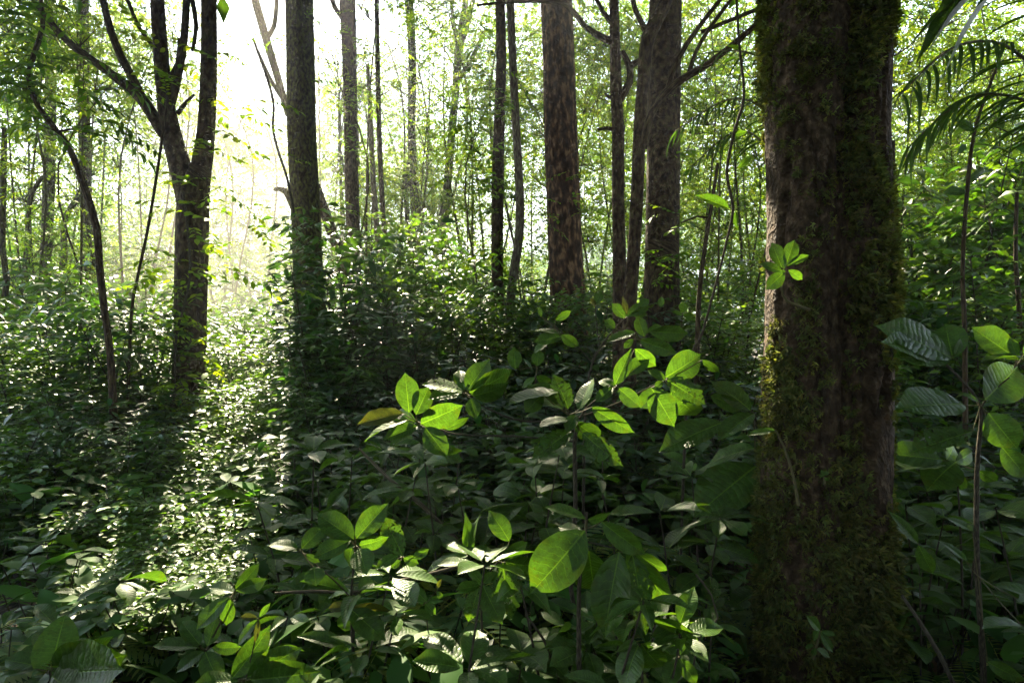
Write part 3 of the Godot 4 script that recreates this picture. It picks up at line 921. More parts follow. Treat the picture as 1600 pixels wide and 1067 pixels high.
	view_tree("crooked_sapling", "thin crooked stem with a kinked foot at the edge of the hollow", 9.0, [[6, 200, 7], [4, 300, 8], [3, 390, 8], [10, 440, 8], [4, 480, 8], [2, 600, 9]], "bark_moss", [], [])
	t = view_tree("curved_sapling", "dark sapling with a long arching stem and drooping leaves", 6.0,
		[[62, -10, 6], [66, 40, 7], [52, 85, 8], [43, 118, 8], [58, 165, 8], [80, 195, 9], [104, 225, 10], [120, 262, 10], [135, 305, 11], [150, 355, 11], [155, 420, 11], [163, 490, 11], [172, 560, 11], [180, 720, 14]], "bark_dark", [[[60, 168, 5], [40, 140, 4], [10, 128, 3]], [[90, 205, 4], [120, 200, 3], [150, 190, 2]]], [])
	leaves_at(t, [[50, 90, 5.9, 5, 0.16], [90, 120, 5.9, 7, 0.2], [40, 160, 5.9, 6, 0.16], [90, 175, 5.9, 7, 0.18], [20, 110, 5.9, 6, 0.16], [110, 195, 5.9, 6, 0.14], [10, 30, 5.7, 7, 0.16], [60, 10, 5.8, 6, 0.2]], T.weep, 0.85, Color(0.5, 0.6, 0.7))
	view_tree("thin_sapling", "thin dark sapling leaning among the bright leaves by the mossy trunk", 6.2, [[1122, 255, 5], [1112, 320, 6], [1100, 400, 7], [1092, 475, 8], [1088, 640, 9]], "bark_dark", [[[1106, 340, 4], [1090, 338, 3], [1064, 348, 2]]], [])

# ------------------------------------------------------------------ trees in the sunlit depth
func build_far_trees() -> void:
	var kinds := [["loose broad-leaved tree", "slender trees deep in the forest"], ["bushy small-leaved tree", "bushy trees deep in the forest"], ["drooping narrow-leaved tree", "drooping trees deep in the forest"]]
	var spots := []
	# [px, depth, crown radius, low, high, sprays, kind]
	for e in [
		[20, 17, 2.4, 1.0, 9.0, 420, 1], [110, 21, 2.8, 1.5, 10.5, 460, 0], [200, 18, 2.4, 0.8, 8.5, 420, 2], [60, 27, 3.4, 1.0, 13.0, 520, 0], [170, 29, 3.6, 1.0, 13.5, 560, 1], [255, 24, 2.4, 0.8, 11.0, 420, 0],
		[300, 34, 3.0, 1.0, 12.0, 420, 2], [-40, 22, 3.0, 1.0, 11.0, 460, 0], [230, 38, 4.0, 2.0, 16.0, 520, 1], [20, 38, 4.0, 2.0, 17.0, 560, 0], [340, 20, 1.5, 3.0, 9.0, 230, 0],
		[415, 40, 2.6, 0.6, 5.5, 220, 1], [450, 52, 3.6, 0.6, 8.0, 260, 0], [370, 55, 3.5, 0.6, 9.0, 260, 2],
		[520, 22, 2.0, 1.0, 9.5, 320, 2], [560, 28, 2.6, 3.0, 12.5, 360, 0], [510, 36, 3.2, 1.5, 15.0, 420, 1], [620, 24, 2.2, 5.0, 10.0, 330, 1], [650, 32, 2.6, 6.5, 12.5, 320, 0], [690, 46, 3.4, 0.8, 6.5, 300, 0],
		[640, 56, 4.0, 1.0, 9.0, 280, 1], [730, 38, 2.8, 0.8, 6.0, 260, 1], [745, 24, 1.8, 2.0, 6.0, 170, 0], [770, 33, 3.0, 1.0, 10.0, 330, 2], [835, 20, 1.8, 0.8, 9.0, 320, 0], [830, 30, 2.8, 1.0, 13.0, 420, 1],
		[925, 17, 1.7, 0.6, 8.0, 330, 0], [930, 25, 2.6, 0.8, 10.0, 430, 2], [1000, 21, 2.4, 0.8, 9.5, 430, 1], [1090, 16, 1.8, 0.6, 7.5, 380, 0], [1080, 24, 2.8, 0.8, 10.5, 520, 1], [1150, 19, 2.2, 0.6, 8.5, 450, 2], [1160, 30, 3.4, 1.0, 12.5, 520, 0], [1020, 34, 3.6, 1.0, 15.0, 520, 1], [920, 42, 4.2, 1.0, 16.0, 480, 0], [1100, 44, 4.6, 1.0, 18.0, 560, 2],
		[1420, 15, 2.2, 0.6, 7.5, 480, 1], [1500, 18, 2.6, 0.6, 9.0, 520, 2], [1585, 14, 2.2, 0.6, 7.5, 480, 0], [1450, 26, 3.4, 0.8, 12.0, 560, 0], [1550, 30, 3.8, 0.8, 14.0, 620, 1], [1650, 22, 3.2, 0.8, 11.0, 460, 2], [1400, 36, 4.0, 0.8, 15.0, 520, 2], [1640, 38, 4.4, 0.8, 17.0, 560, 0],
		[15, 10, 1.2, 1.5, 6.0, 160, 2], [95, 11.5, 1.3, 1.2, 6.5, 176, 0], [165, 10.5, 1.2, 1.5, 6.2, 160, 1], [225, 12, 1.3, 1.0, 7.0, 176, 2], [-30, 9, 1.2, 1.0, 5.5, 144, 0], [120, 9, 1.0, 3.2, 5.6, 96, 2], [200, 9.5, 1.2, 3.6, 6.0, 120, 0], [60, 13, 1.5, 3.0, 7.5, 176, 1], [250, 15, 1.5, 3.0, 8.0, 192, 0], [505, 15, 1.2, 1.0, 7.5, 160, 0], [570, 17, 1.5, 4.0, 8.5, 176, 2], [525, 12.5, 0.9, 3.5, 6.8, 88, 1], [610, 19, 1.6, 5.0, 9.5, 176, 0], [665, 22, 1.8, 6.5, 10.5, 176, 2], [590, 24, 1.8, 1.0, 5.0, 144, 0], [740, 14, 1.2, 1.5, 5.5, 120, 0], [755, 17, 1.3, 4.0, 8.0, 136, 2], [825, 13, 1.0, 1.0, 6.5, 152, 1], [830, 11.5, 0.8, 4.0, 6.2, 88, 2], [920, 12.5, 0.9, 1.0, 6.0, 152, 2], [935, 14.5, 1.2, 3.0, 7.8, 184, 0], [985, 16, 1.3, 1.0, 8.0, 184, 1], [1080, 11.5, 1.1, 1.0, 6.0, 192, 1], [1125, 10.5, 1.1, 0.8, 5.5, 192, 0], [1150, 12.5, 1.3, 2.0, 6.6, 208, 2], [1095, 14.5, 1.5, 2.5, 7.8, 224, 0], [1160, 9.5, 1.0, 2.6, 5.2, 144, 1], [1070, 18.5, 1.8, 3.0, 9.5, 240, 2], [1170, 15, 1.6, 3.0, 8.0, 208, 0], [1410, 10, 1.2, 1.2, 5.6, 208, 0], [1470, 11, 1.3, 1.0, 6.0, 224, 1], [1540, 10, 1.3, 1.2, 5.6, 224, 2], [1600, 11, 1.3, 1.0, 6.0, 208, 0], [1450, 13, 1.6, 2.0, 7.5, 240, 2], [1530, 14, 1.7, 2.0, 8.0, 240, 1], [1610, 8.5, 1.2, 1.6, 4.8, 176, 1],
		[540, 19, 1.6, 3.5, 10.5, 170, 0], [590, 16, 1.4, 4.5, 9.0, 230, 2], [640, 18, 1.6, 5.0, 10.0, 190, 0], [690, 24, 2.0, 6.0, 12.5, 230, 1], [620, 26, 2.0, 6.5, 13.0, 210, 2], [745, 20, 1.5, 5.5, 10.5, 230, 0], [560, 22, 1.8, 2.0, 11.0, 190, 1], [660, 15, 1.1, 1.2, 4.6, 120, 1], [760, 12, 0.9, 3.0, 6.5, 110, 0],
		[1270, 25, 2.8, 0.8, 11.0, 260, 0], [352, 24, 1.6, 3.0, 11.5, 170, 0], [372, 19, 1.0, 3.5, 8.8, 70, 2], [418, 22, 1.2, 5.0, 10.5, 80, 0], [402, 30, 1.6, 2.0, 9.0, 110, 1], [360, 34, 2.0, 3.0, 14.0, 150, 0], [510, 18, 1.7, 3.0, 10.0, 230, 1], [560, 20, 1.8, 3.5, 11.0, 260, 1], [605, 21, 1.9, 4.5, 11.5, 280, 1], [640, 20, 1.7, 5.0, 11.0, 240, 0], [580, 25, 2.0, 5.5, 13.5, 260, 0], [770, 22, 1.6, 3.0, 10.5, 200, 1], [860, 24, 1.8, 2.0, 12.0, 220, 0], [480, 26, 1.6, 3.0, 12.0, 170, 2], [440, 30, 1.6, 5.0, 9.0, 110, 2], [345, 14, 0.8, 4.5, 7.5, 60, 2], [385, 75, 4.0, 6.0, 30.0, 330, 1], [430, 85, 4.5, 8.0, 34.0, 360, 0], [660, 70, 4.0, 4.0, 24.0, 300, 1], [720, 80, 5.0, 4.0, 26.0, 340, 2],
		[20, 13, 1.8, 6.0, 8.9, 230, 0], [75, 16, 1.9, 7.0, 10.4, 230, 1], [120, 14, 1.8, 6.4, 9.4, 230, 2], [180, 17, 1.9, 7.4, 10.9, 230, 0], [230, 15, 1.8, 6.7, 9.9, 230, 1], [270, 19, 2.0, 8.1, 11.9, 230, 2], [320, 21, 2.0, 8.7, 12.9, 230, 0], [500, 17, 1.9, 7.4, 10.9, 230, 0], [530, 21, 2.0, 8.7, 12.9, 230, 2], [575, 15, 1.8, 6.7, 9.9, 230, 1], [620, 18, 1.9, 7.7, 11.4, 230, 0], [665, 22, 2.1, 9.1, 13.4, 230, 2], [700, 26, 2.2, 10.4, 15.4, 230, 1], [745, 18, 1.9, 7.7, 11.4, 230, 0], [790, 16, 1.9, 7.0, 10.4, 230, 2], [830, 18, 1.9, 7.7, 11.4, 230, 1], [920, 16, 1.9, 7.0, 10.4, 230, 0], [950, 19, 2.0, 8.1, 11.9, 230, 2], [985, 14, 1.8, 6.4, 9.4, 230, 1], [1080, 14, 1.8, 6.4, 9.4, 230, 0], [1120, 16, 1.9, 7.0, 10.4, 230, 2], [1165, 13, 1.8, 6.0, 8.9, 230, 1], [1420, 12, 1.8, 5.7, 8.4, 230, 0], [1500, 14, 1.8, 6.4, 9.4, 230, 1], [1570, 12, 1.8, 5.7, 8.4, 230, 2],
		[960, 58, 5.0, 0.8, 17.0, 460, 1], [1060, 62, 5.5, 0.8, 20.0, 520, 0], [220, 60, 5.5, 0.8, 20.0, 560, 1], [60, 62, 6.0, 0.8, 22.0, 600, 2], [1500, 55, 5.5, 0.8, 21.0, 560, 1],
	]:
		spots.append(e)
	for e in spots:
		var d: float = e[1]
		var p := P(e[0], 533.5, d)
		var base := Vector3(p.x, ground_y(p.x, p.z), p.z)
		var k: int = e[6]
		var size_word := "low" if e[4] < 7.0 else "mid-height" if e[4] < 10.0 else "tall"
		var t := thing("forest_tree", "%s %s %s %s" % [size_word, "slim-crowned" if e[2] < 1.5 else "round-crowned" if e[2] < 2.5 else "wide-crowned", kinds[k][0], where(base)], "tree", base, kinds[k][1])
		var h: float = e[4]
		if e[0] > 380 and e[0] < 480 and d >= 31.0 and d < 70.0:
			h = minf(h, 0.20 * d) 
		elif e[0] >= 480 and e[0] < 780 and d >= 28.0 and d < 65.0:
			h = minf(h, 0.32 * d) 
		elif e[0] >= 780 and e[0] < 1360 and d >= 20.0:
			h = minf(h, 0.46 * d)     # beyond the first ranks the wood is low and open to the sun
		elif d > 25.0:
			h *= 0.72
		var r := (0.03 + 0.0045 * h) * (0.32 if d < 20.0 else 0.5)
		var bend := rv(0.11) * h
		var pts := [[Vector3(0, -0.3, 0), r * 1.5], [Vector3(bend.x * 0.4, h * 0.3, bend.z * 0.4), r], [Vector3(bend.x, h * 0.65, 0), r * 0.7], [Vector3(bend.y, h * 0.95, bend.z), r * 0.2]]
		part("trunk", tube(pts, 8, 0.06, 0.6).mesh(), M.bark_moss if k != 1 else M.bark_dark, t)
		var set_: Array = T.lobes[k]
		var places := []
		var tints := []
		for q in set_.size():
			places.append([])
			tints.append([])
		var lobes := []
		for q in 20:
			var f := rng.randf()
			var rr: float = e[2] * (0.35 + 0.65 * sin(PI * clampf(0.12 + 0.8 * f, 0, 1)))
			var an := rng.randf() * TAU
			var c := Vector3(cos(an) * rr * 0.75, lerpf(minf(e[3], h * 0.6), h, f), sin(an) * rr * 0.75)
			lobes.append(c)
			var b := Bag.new()
			if q % 2 == 0:
				var s := Vector3(bend.x * 0.6, c.y - rr * 0.4, 0)
				part("limb", tube([[s, r * 0.4], [s.lerp(c, 0.5) + Vector3(0, 0.2, 0), r * 0.3], [c, r * 0.08]], 5, 0.0, 0.7, Vector3.ZERO, b).mesh(), M.bark_moss, t)
		var size := clampf(0.75 + d * 0.014, 0.8, 1.7) * clampf(e[2] / 2.4, 0.45, 1.1)
		for i in int(ceil(e[5] / (26.0 if d < 17.0 else (37.0 if d < 25.0 else 64.0)))):
			var c: Vector3 = lobes[rng.randi() % lobes.size()]
			var g: float = e[2] * 0.30
			var q := c + Vector3(rng.randfn(0, g), rng.randfn(0, g * 0.55), rng.randfn(0, g))
			q.y = maxf(q.y, 0.3)
			if d < 30.0 and in_shaft(q + base, 0.8 * size):
				continue
			var kk := rng.randi() % set_.size()
			places[kk].append(Transform3D(Basis(Vector3.UP, rng.randf() * TAU) * Basis(Vector3.RIGHT, rng.randf_range(-0.3, 0.3)) * Basis.from_scale(Vector3.ONE * size * rng.randf_range(0.8, 1.2)), q))
			var f := rng.randf_range(0.75, 1.3)
			tints[kk].append(Color(f * rng.randf_range(0.9, 1.2), f, f * rng.randf_range(0.8, 1.2)))
		for q in set_.size():
			if places[q].size() > 0:
				many("crown", set_[q], M.foliage, places[q], tints[q], t)

# the distant wood behind everything
func build_far_wood() -> void:
	for k in 1:
		var places := []
		var tints := []
		for i in 6500:
			var d := rng.randf_range(62.0, 95.0)
			var px := rng.randf_range(-260, 1860)
			var p := P(px, 500, d)
			var tall := 8.0 + 8.0 * (0.5 + noise.get_noise_2d(p.x * 2.0, 7.0)) + 3.0 * noise.get_noise_2d(p.x * 9.0, 30.0)
			tall *= 1.0 - 0.62 * exp(-pow((px - 400.0) / 75.0, 2.0)) - 0.45 * exp(-pow((px - 665.0) / 95.0, 2.0))
			p.y = tall * pow(rng.randf(), 0.8)
			places.append(Transform3D(Basis.from_euler(Vector3(rng.randf_range(-0.4, 0.4), rng.randf() * TAU, 0)) * Basis.from_scale(Vector3.ONE * rng.randf_range(1.3, 2.2)), p))
			tints.append(Color.WHITE)
		var o := many("distant_wood", T.clump, M.canopy, places, tints, self)
		o.name = numbered("distant_wood")
		o.set_meta("label", ["distant wood closing off the view behind the trunks"][k])
		o.set_meta("category", "wood")

# trees round the viewpoint whose crowns shade the plants close by
func build_shade_trees() -> void:
	for e in [[-4.5, 5.0, 5.5, 4.5, 10.5, 420], [3.5, 6.5, 5.5, 4.5, 10.5, 420], [-8.5, -1.5, 5.0, 4.5, 11.0, 420], [8.0, -1.0, 5.0, 4.5, 11.0, 420], [9.5, -8.0, 5.0, 6.0, 13.0, 420], [0.5, 11.0, 6.0, 3.0, 11.0, 420], [-10.0, 6.0, 5.0, 2.0, 10.0, 360], [10.0, 6.0, 5.0, 2.0, 10.0, 360]]:
		var base := Vector3(e[0], ground_y(e[0], e[1]), e[1])
		var t := thing("shade_tree", "spreading broad-leaved forest tree with dense crown over the undergrowth", "tree", base, "trees whose crowns shade the undergrowth")
		part("trunk", tube([[Vector3(0, -0.3, 0), 0.32], [Vector3(0.1, 2.0, 0), 0.22], [Vector3(0, e[3] + 1.0, 0.1), 0.16]], 12, 0.06, 0.4).mesh(), M.bark_dark, t)
		crown_on(t, base, Vector3(0, e[3] + 0.8, 0.1), e[2], e[3], e[4], e[5], 7, 0.11, "bark_dark")
	for e in [[-3.2, 3.2], [-0.8, 4.4], [1.8, 3.6], [4.2, 2.6], [-5.6, 1.6], [6.0, 0.4]]:
		var base := Vector3(e[0], ground_y(e[0], e[1]), e[1])
		var t := thing("tall_bush", "tall dense bush of broad dark leaves", "bush", base, "tall bushes around the viewpoint")
		part("trunk", tube([[Vector3(0, -0.2, 0), 0.05], [Vector3(0.05, 1.2, 0), 0.035], [Vector3(0, 3.0, 0.1), 0.015]], 7).mesh(), M.stem, t)
		var places := []
		var tints := []
		for i in 70:
			var q := Vector3(rng.randfn(0, 0.7), rng.randf_range(0.4, 4.2), rng.randfn(0, 0.7))
			if (q + base - EYE).length() < 1.4:
				continue
			places.append(Transform3D(Basis(Vector3.UP, rng.randf() * TAU), q))
			tints.append(Color(0.8, 0.8, 0.8))
		many("foliage", T.clump, M.canopy, places, tints, t)

# ------------------------------------------------------------------ shrubs
# a shrub prototype: stems plus joined foliage
func shrub_proto(kind: int, tall: float, single := false) -> Node3D:
	var t := Node3D.new()
	var count := 0
	var leaves := Bag.new()
	var stems := 5
	for k in stems:
		var an := TAU * (k + rng.randf()) / stems
		var lean := Vector3(cos(an), 0, sin(an)) * rng.randf_range(0.12, 0.42) * tall
		var h := tall * rng.randf_range(0.65, 1.0)
		var a := Vector3(cos(an), -0.05, sin(an)) * 0.05
		var m := a + lean * 0.35 + Vector3(0, h * 0.5, 0)
		var e := a + lean + Vector3(0, h, 0)
		part("stem", tube([[a, 0.010], [m, 0.007], [e, 0.003]], 5, 0.0, 0.2).mesh(), M.stem, t)
		var line := smooth_line([[a, 0], [m, 0], [e, 0]], tall * 0.09)
		for i in range(2, line.size()):
			var p: Vector3 = line[i][0]
			var n := 3 if kind != 1 else 4
			for q in n:
				var dir := Vector3(cos(an + q * TAU / n + i * 2.4), rng.randf_range(-0.05, 0.35), sin(an + q * TAU / n + i * 2.4)).normalized()
				match kind:
					0:  # broad glossy leaves at the ends of short twigs
						var l := rng.randf_range(0.05, 0.22)
						leaves.twig(p, p + dir * l, 0.003, 0.002, Color(0.06, 0.05, 0.03))
						for w in 3:
							var ld := (dir + Vector3(cos(w * 2.1 + i), rng.randf_range(-0.3, 0.15), sin(w * 2.1 + i)) * 0.9).normalized()
							var s := rng.randf_range(0.10, 0.17)
							count += 1
							if single and count % 3 == 0:
								var f := Transform3D(frame_for(ld, Vector3.UP + rv(0.3)) * Basis.from_scale(Vector3(s * 0.44, s, s)), p + dir * l)
								part("leaf", T.near[count % 4][1], [M.mid, M.dark, M.glossy][count % 3], t, f)
								continue
							leaves.add(T.ov8, Transform3D(frame_for(ld, Vector3.UP + rv(0.25)) * Basis.from_scale(Vector3.ONE * s), p + dir * l), green(Color(0.022, 0.062, 0.020), Color(0.040, 0.105, 0.026)))
					1:  # many small leaves on fine twigs
						var sp := make_spray(9, rng.randf_range(0.2, 0.38), 0.072, T.l8, Color(0.065, 0.150, 0.018), Color(0.150, 0.270, 0.030), 0.3)
						leaves.add_bag(sp, Transform3D(frame_for(dir, Vector3.UP), p))
					2:  # narrow drooping leaves
						var sp := make_spray(7, rng.randf_range(0.2, 0.4), 0.14, T.lance8, Color(0.035, 0.090, 0.020), Color(0.080, 0.17, 0.028), 0.5)
						leaves.add_bag(sp, Transform3D(frame_for(dir, Vector3.UP), p))
	var o := part("foliage", leaves.mesh(), M.shrub, t)
	o.set_meta("kind", "stuff")
	return t

func build_shrubs() -> void:
	var info := [["broad_leaved_shrub", "dark broad-leaved shrub", "dark broad-leaved shrubs between the trunks"],
		["small_leaved_shrub", "light-green small-leaved shrub", "small-leaved shrubs among the trunks"],
		["narrow_leaved_shrub", "narrow-leaved drooping shrub", "narrow-leaved shrubs among the trunks"]]
	var protos := [[], [], []]
	var close := [shrub_proto(0, 1.0, true), shrub_proto(0, 1.0, true)]
	var low := []
	for q in 3:
		low.append(shrub_proto(1, 0.65))
	for k in 3:
		for q in 3:
			protos[k].append(shrub_proto(k, [1.3, 1.3, 1.5][k]))
	# [px, py of the top, depth, kind]
	var list := [
		# sunlit bush in the clearing
		[200, 800, 4.3, 1], [250, 765, 4.6, 1], [300, 770, 4.7, 1], [345, 775, 4.8, 1], [395, 740, 5.2, 1], [170, 870, 3.8, 1], [230, 850, 3.9, 1], [300, 850, 3.9, 1], [360, 850, 4.0, 1], [420, 790, 4.6, 1], [180, 940, 3.2, 1], [250, 930, 3.2, 1], [320, 930, 3.3, 1],
		[150, 830, 4.2, 1], [215, 775, 4.5, 1], [270, 790, 4.3, 1], [320, 800, 4.4, 1], [370, 800, 4.5, 1], [430, 760, 4.9, 1], [205, 890, 3.6, 1], [275, 880, 3.6, 1], [345, 890, 3.7, 1], [400, 860, 4.0, 1], [150, 900, 3.6, 1], [385, 700, 5.6, 1], [345, 730, 5.2, 1],
		# bright corridor
		[360, 600, 6.6, 1], [410, 600, 6.8, 1], [380, 540, 8.2, 1], [430, 560, 8.0, 1], [345, 530, 8.6, 1], [400, 470, 10.5, 1], [360, 450, 12.0, 2], [430, 440, 13.0, 1], [390, 400, 16.0, 2],
		# shaded bank beyond
		[20, 520, 8.2, 1], [75, 530, 7.6, 1], [130, 560, 7.2, 1], [190, 545, 7.8, 2], [240, 560, 7.4, 1], [40, 600, 6.4, 1], [110, 620, 6.2, 2], [190, 620, 6.4, 1], [240, 640, 6.2, 0], [20, 680, 5.4, 0], [80, 700, 5.2, 1], [150, 690, 5.4, 2], [225, 700, 5.6, 0], [20, 780, 4.4, 0], [90, 790, 4.4, 0], [-30, 560, 7.0, 1],
		[15, 470, 12.0, 1], [95, 480, 12.5, 2], [170, 480, 12.0, 1], [240, 470, 12.5, 1], [50, 440, 17.0, 1], [140, 440, 18.0, 1], [220, 430, 17.0, 2], [-10, 430, 16.0, 2],
		[60, 500, 7.0, 2], [150, 520, 6.8, 0], [210, 500, 7.2, 2], [-5, 640, 5.0, 2], [60, 640, 5.4, 0], [130, 600, 5.8, 0], [200, 660, 5.2, 2], [330, 660, 6.2, 1], [350, 700, 5.6, 1], 
		# dark shrubs at the foot of the tall trunk
		[490, 440, 8.8, 0], [540, 420, 9.2, 0], [590, 450, 8.8, 0], [540, 520, 7.6, 0], [600, 510, 7.8, 0], [640, 460, 9.0, 2], [680, 440, 10.0, 1], [520, 600, 6.6, 0], [660, 520, 7.8, 0],
		[640, 400, 12.5, 1], [700, 390, 13.0, 1], [740, 420, 11.5, 2], [710, 480, 9.0, 2], [600, 410, 13.0, 2], [760, 470, 9.0, 1],
		[560, 400, 9.6, 2], [30, 470, 9.0, 0], [100, 460, 9.4, 2], [180, 450, 9.6, 1], [235, 480, 9.0, 0], [330, 470, 9.4, 2], [500, 640, 6.0, 2], [840, 430, 9.0, 2], [800, 470, 8.4, 1],
		[505, 460, 8.0, 0], [500, 530, 7.0, 2], [250, 520, 7.6, 2],
		[458, 500, 9.5, 0], [476, 520, 9.0, 0], [500, 500, 8.6, 2],
		# layered glossy shrubs in the middle
		[470, 680, 4.8, 0], [520, 690, 4.6, 0], [580, 640, 5.4, 0], [640, 610, 5.8, 0], [560, 740, 4.0, 0], [640, 700, 4.4, 0], [710, 620, 5.6, 0], [770, 590, 6.0, 0], [830, 560, 6.4, 0], [700, 700, 4.3, 0], [770, 690, 4.4, 0], [840, 650, 4.8, 0], [900, 600, 5.4, 0], [960, 590, 5.6, 0], [1020, 560, 6.0, 0], [1080, 560, 6.0, 0], [930, 680, 4.5, 0], [1000, 680, 4.5, 0], [1070, 660, 4.7, 0], [1130, 640, 5.0, 0], [1140, 560, 6.0, 0],
		[830, 480, 8.6, 2], [880, 500, 8.0, 0], [930, 470, 8.4, 2], [900, 430, 9.4, 1], [990, 490, 7.6, 0], [1050, 480, 7.8, 0], [1100, 470, 8.0, 1], [1150, 480, 8.0, 1], [1060, 420, 10.5, 2], [1130, 400, 11.5, 1], [1165, 440, 9.5, 1], [930, 410, 12.0, 1],
		# beyond the mossy trunk
		[1400, 300, 7.6, 2], [1450, 250, 8.2, 1], [1510, 240, 7.8, 2], [1570, 230, 8.0, 1], [1620, 280, 7.0, 2], [1420, 380, 6.8, 1], [1480, 400, 6.6, 2], [1550, 380, 6.6, 1], [1600, 420, 6.2, 2], [1410, 480, 6.0, 0], [1470, 500, 5.8, 1], [1540, 490, 5.8, 0], [1600, 520, 5.4, 1], [1420, 600, 4.8, 0], [1490, 620, 4.6, 0], [1560, 640, 4.6, 0], [1440, 700, 4.0, 0], [1520, 720, 3.9, 0], [1590, 720, 3.9, 0], [1250, 560, 6.5, 0], [1330, 560, 6.5, 0],
	]
	for e in list:
		var d: float = e[2]
		var top := P(e[0] + rng.randf_range(-10, 10), e[1], d)
		var at := Vector3(top.x, ground_y(top.x, top.z), top.z)
		var k: int = e[3]
		var proto: Node3D = protos[k][rng.randi() % 3]
		var high := maxf(top.y - at.y, 0.3)
		if d >= 6.0 and e[0] < 780 and (e[0] < 320 or e[0] > 480):
			high *= 1.18
		var own: float = [1.3, 1.3, 1.5][k]
		if k == 1 and high < 0.95:
			proto = low[rng.randi() % 3]
			own = 0.65
		if k == 0 and d < 5.3:
			proto = close[rng.randi() % 2]
			own = 1.0
		var size := clampf(high / own, 0.4, 2.8)
		var t := thing(info[k][0], "%s %s %s" % [tall_word(high), info[k][1], where(at)], "shrub", at, info[k][2])
		for c in proto.get_children():
			var cc: Node3D = c.duplicate()
			t.add_child(cc, true)
		var wide := clampf(1.0 / sqrt(size), 0.7, 1.2)
		t.transform = Transform3D(Basis(Vector3.UP, rng.randf() * TAU) * Basis.from_scale(Vector3(size * wide, size, size * wide)), at)
	for q in low + close:
		q.free()
	for k in 3:
		for q in protos[k]:
			q.free()

# ------------------------------------------------------------------ plants close by, leaf by leaf
# spec: [base px, base py, tip px, tip py, width/length, material, roll in degrees, tip depth offset, shape]
func hero_leaf(t: Node3D, origin: Vector3, e: Array, d: float, stalk := Vector3.INF) -> void:
	var a := P(e[0], e[1], d)
	var tip := P(e[2], e[3], d + e[7])
	var dir := tip - a
	var l := dir.length()
	var face := (EYE - a).normalized() + Vector3(0, 0.25, 0)
	var n := face.rotated(dir.normalized(), deg_to_rad(e[6]))
	var bs := frame_for(dir, n)
	var w: float = l * e[4] / maxf(cos(deg_to_rad(e[6])), 0.45)
	var set_: Array = T.hero[rng.randi() % 4]
	var o := part("leaf", set_[e[8]], M[e[5]], t, Transform3D(bs * Basis.from_scale(Vector3(w, l, l)), a - origin))
	if stalk != Vector3.INF and a.distance_to(stalk) > 0.012:
		var b := Bag.new()
		var stalk_line := [[stalk - origin, 0.0022], [stalk.lerp(a, 0.5) - origin + Vector3(0, -0.005, 0), 0.002], [a - origin, 0.0016]]
		part("leaf_stalk", tube(stalk_line, 4, 0.0, 0.03, Vector3.ZERO, b).mesh(), M.green_stem, t)

# whorls: [[px, py, [leaf specs]] ...]; stems: lists of [px, py, radius in mm, depth offset]
func hero_plant(called: String, label: String, category: String, d: float, stems: Array, whorls: Array) -> void:
	var foot: Array = stems[0][-1]
	var fp := P(foot[0], foot[1], d)
	var base := Vector3(fp.x, ground_y(fp.x, fp.z), fp.z)
	var t := thing(called, label, category, base)
	for k in stems.size():
		var line := []
		for e in stems[k]:
			line.append([P(e[0], e[1], d + (e[3] if e.size() > 3 else 0.02)), e[2] * 0.001])
		if k == 0:
			line.append([base - Vector3(0, 0.05, 0), foot[2] * 0.0012])
		part("stem" if k == 0 else "branch", tube(line, 7, 0.04, 0.05, base).mesh(), M.stem, t)
	for w in whorls:
		var hub := P(w[0], w[1], d + 0.01)
		for e in w[2]:
			hero_leaf(t, base, e, d, hub)

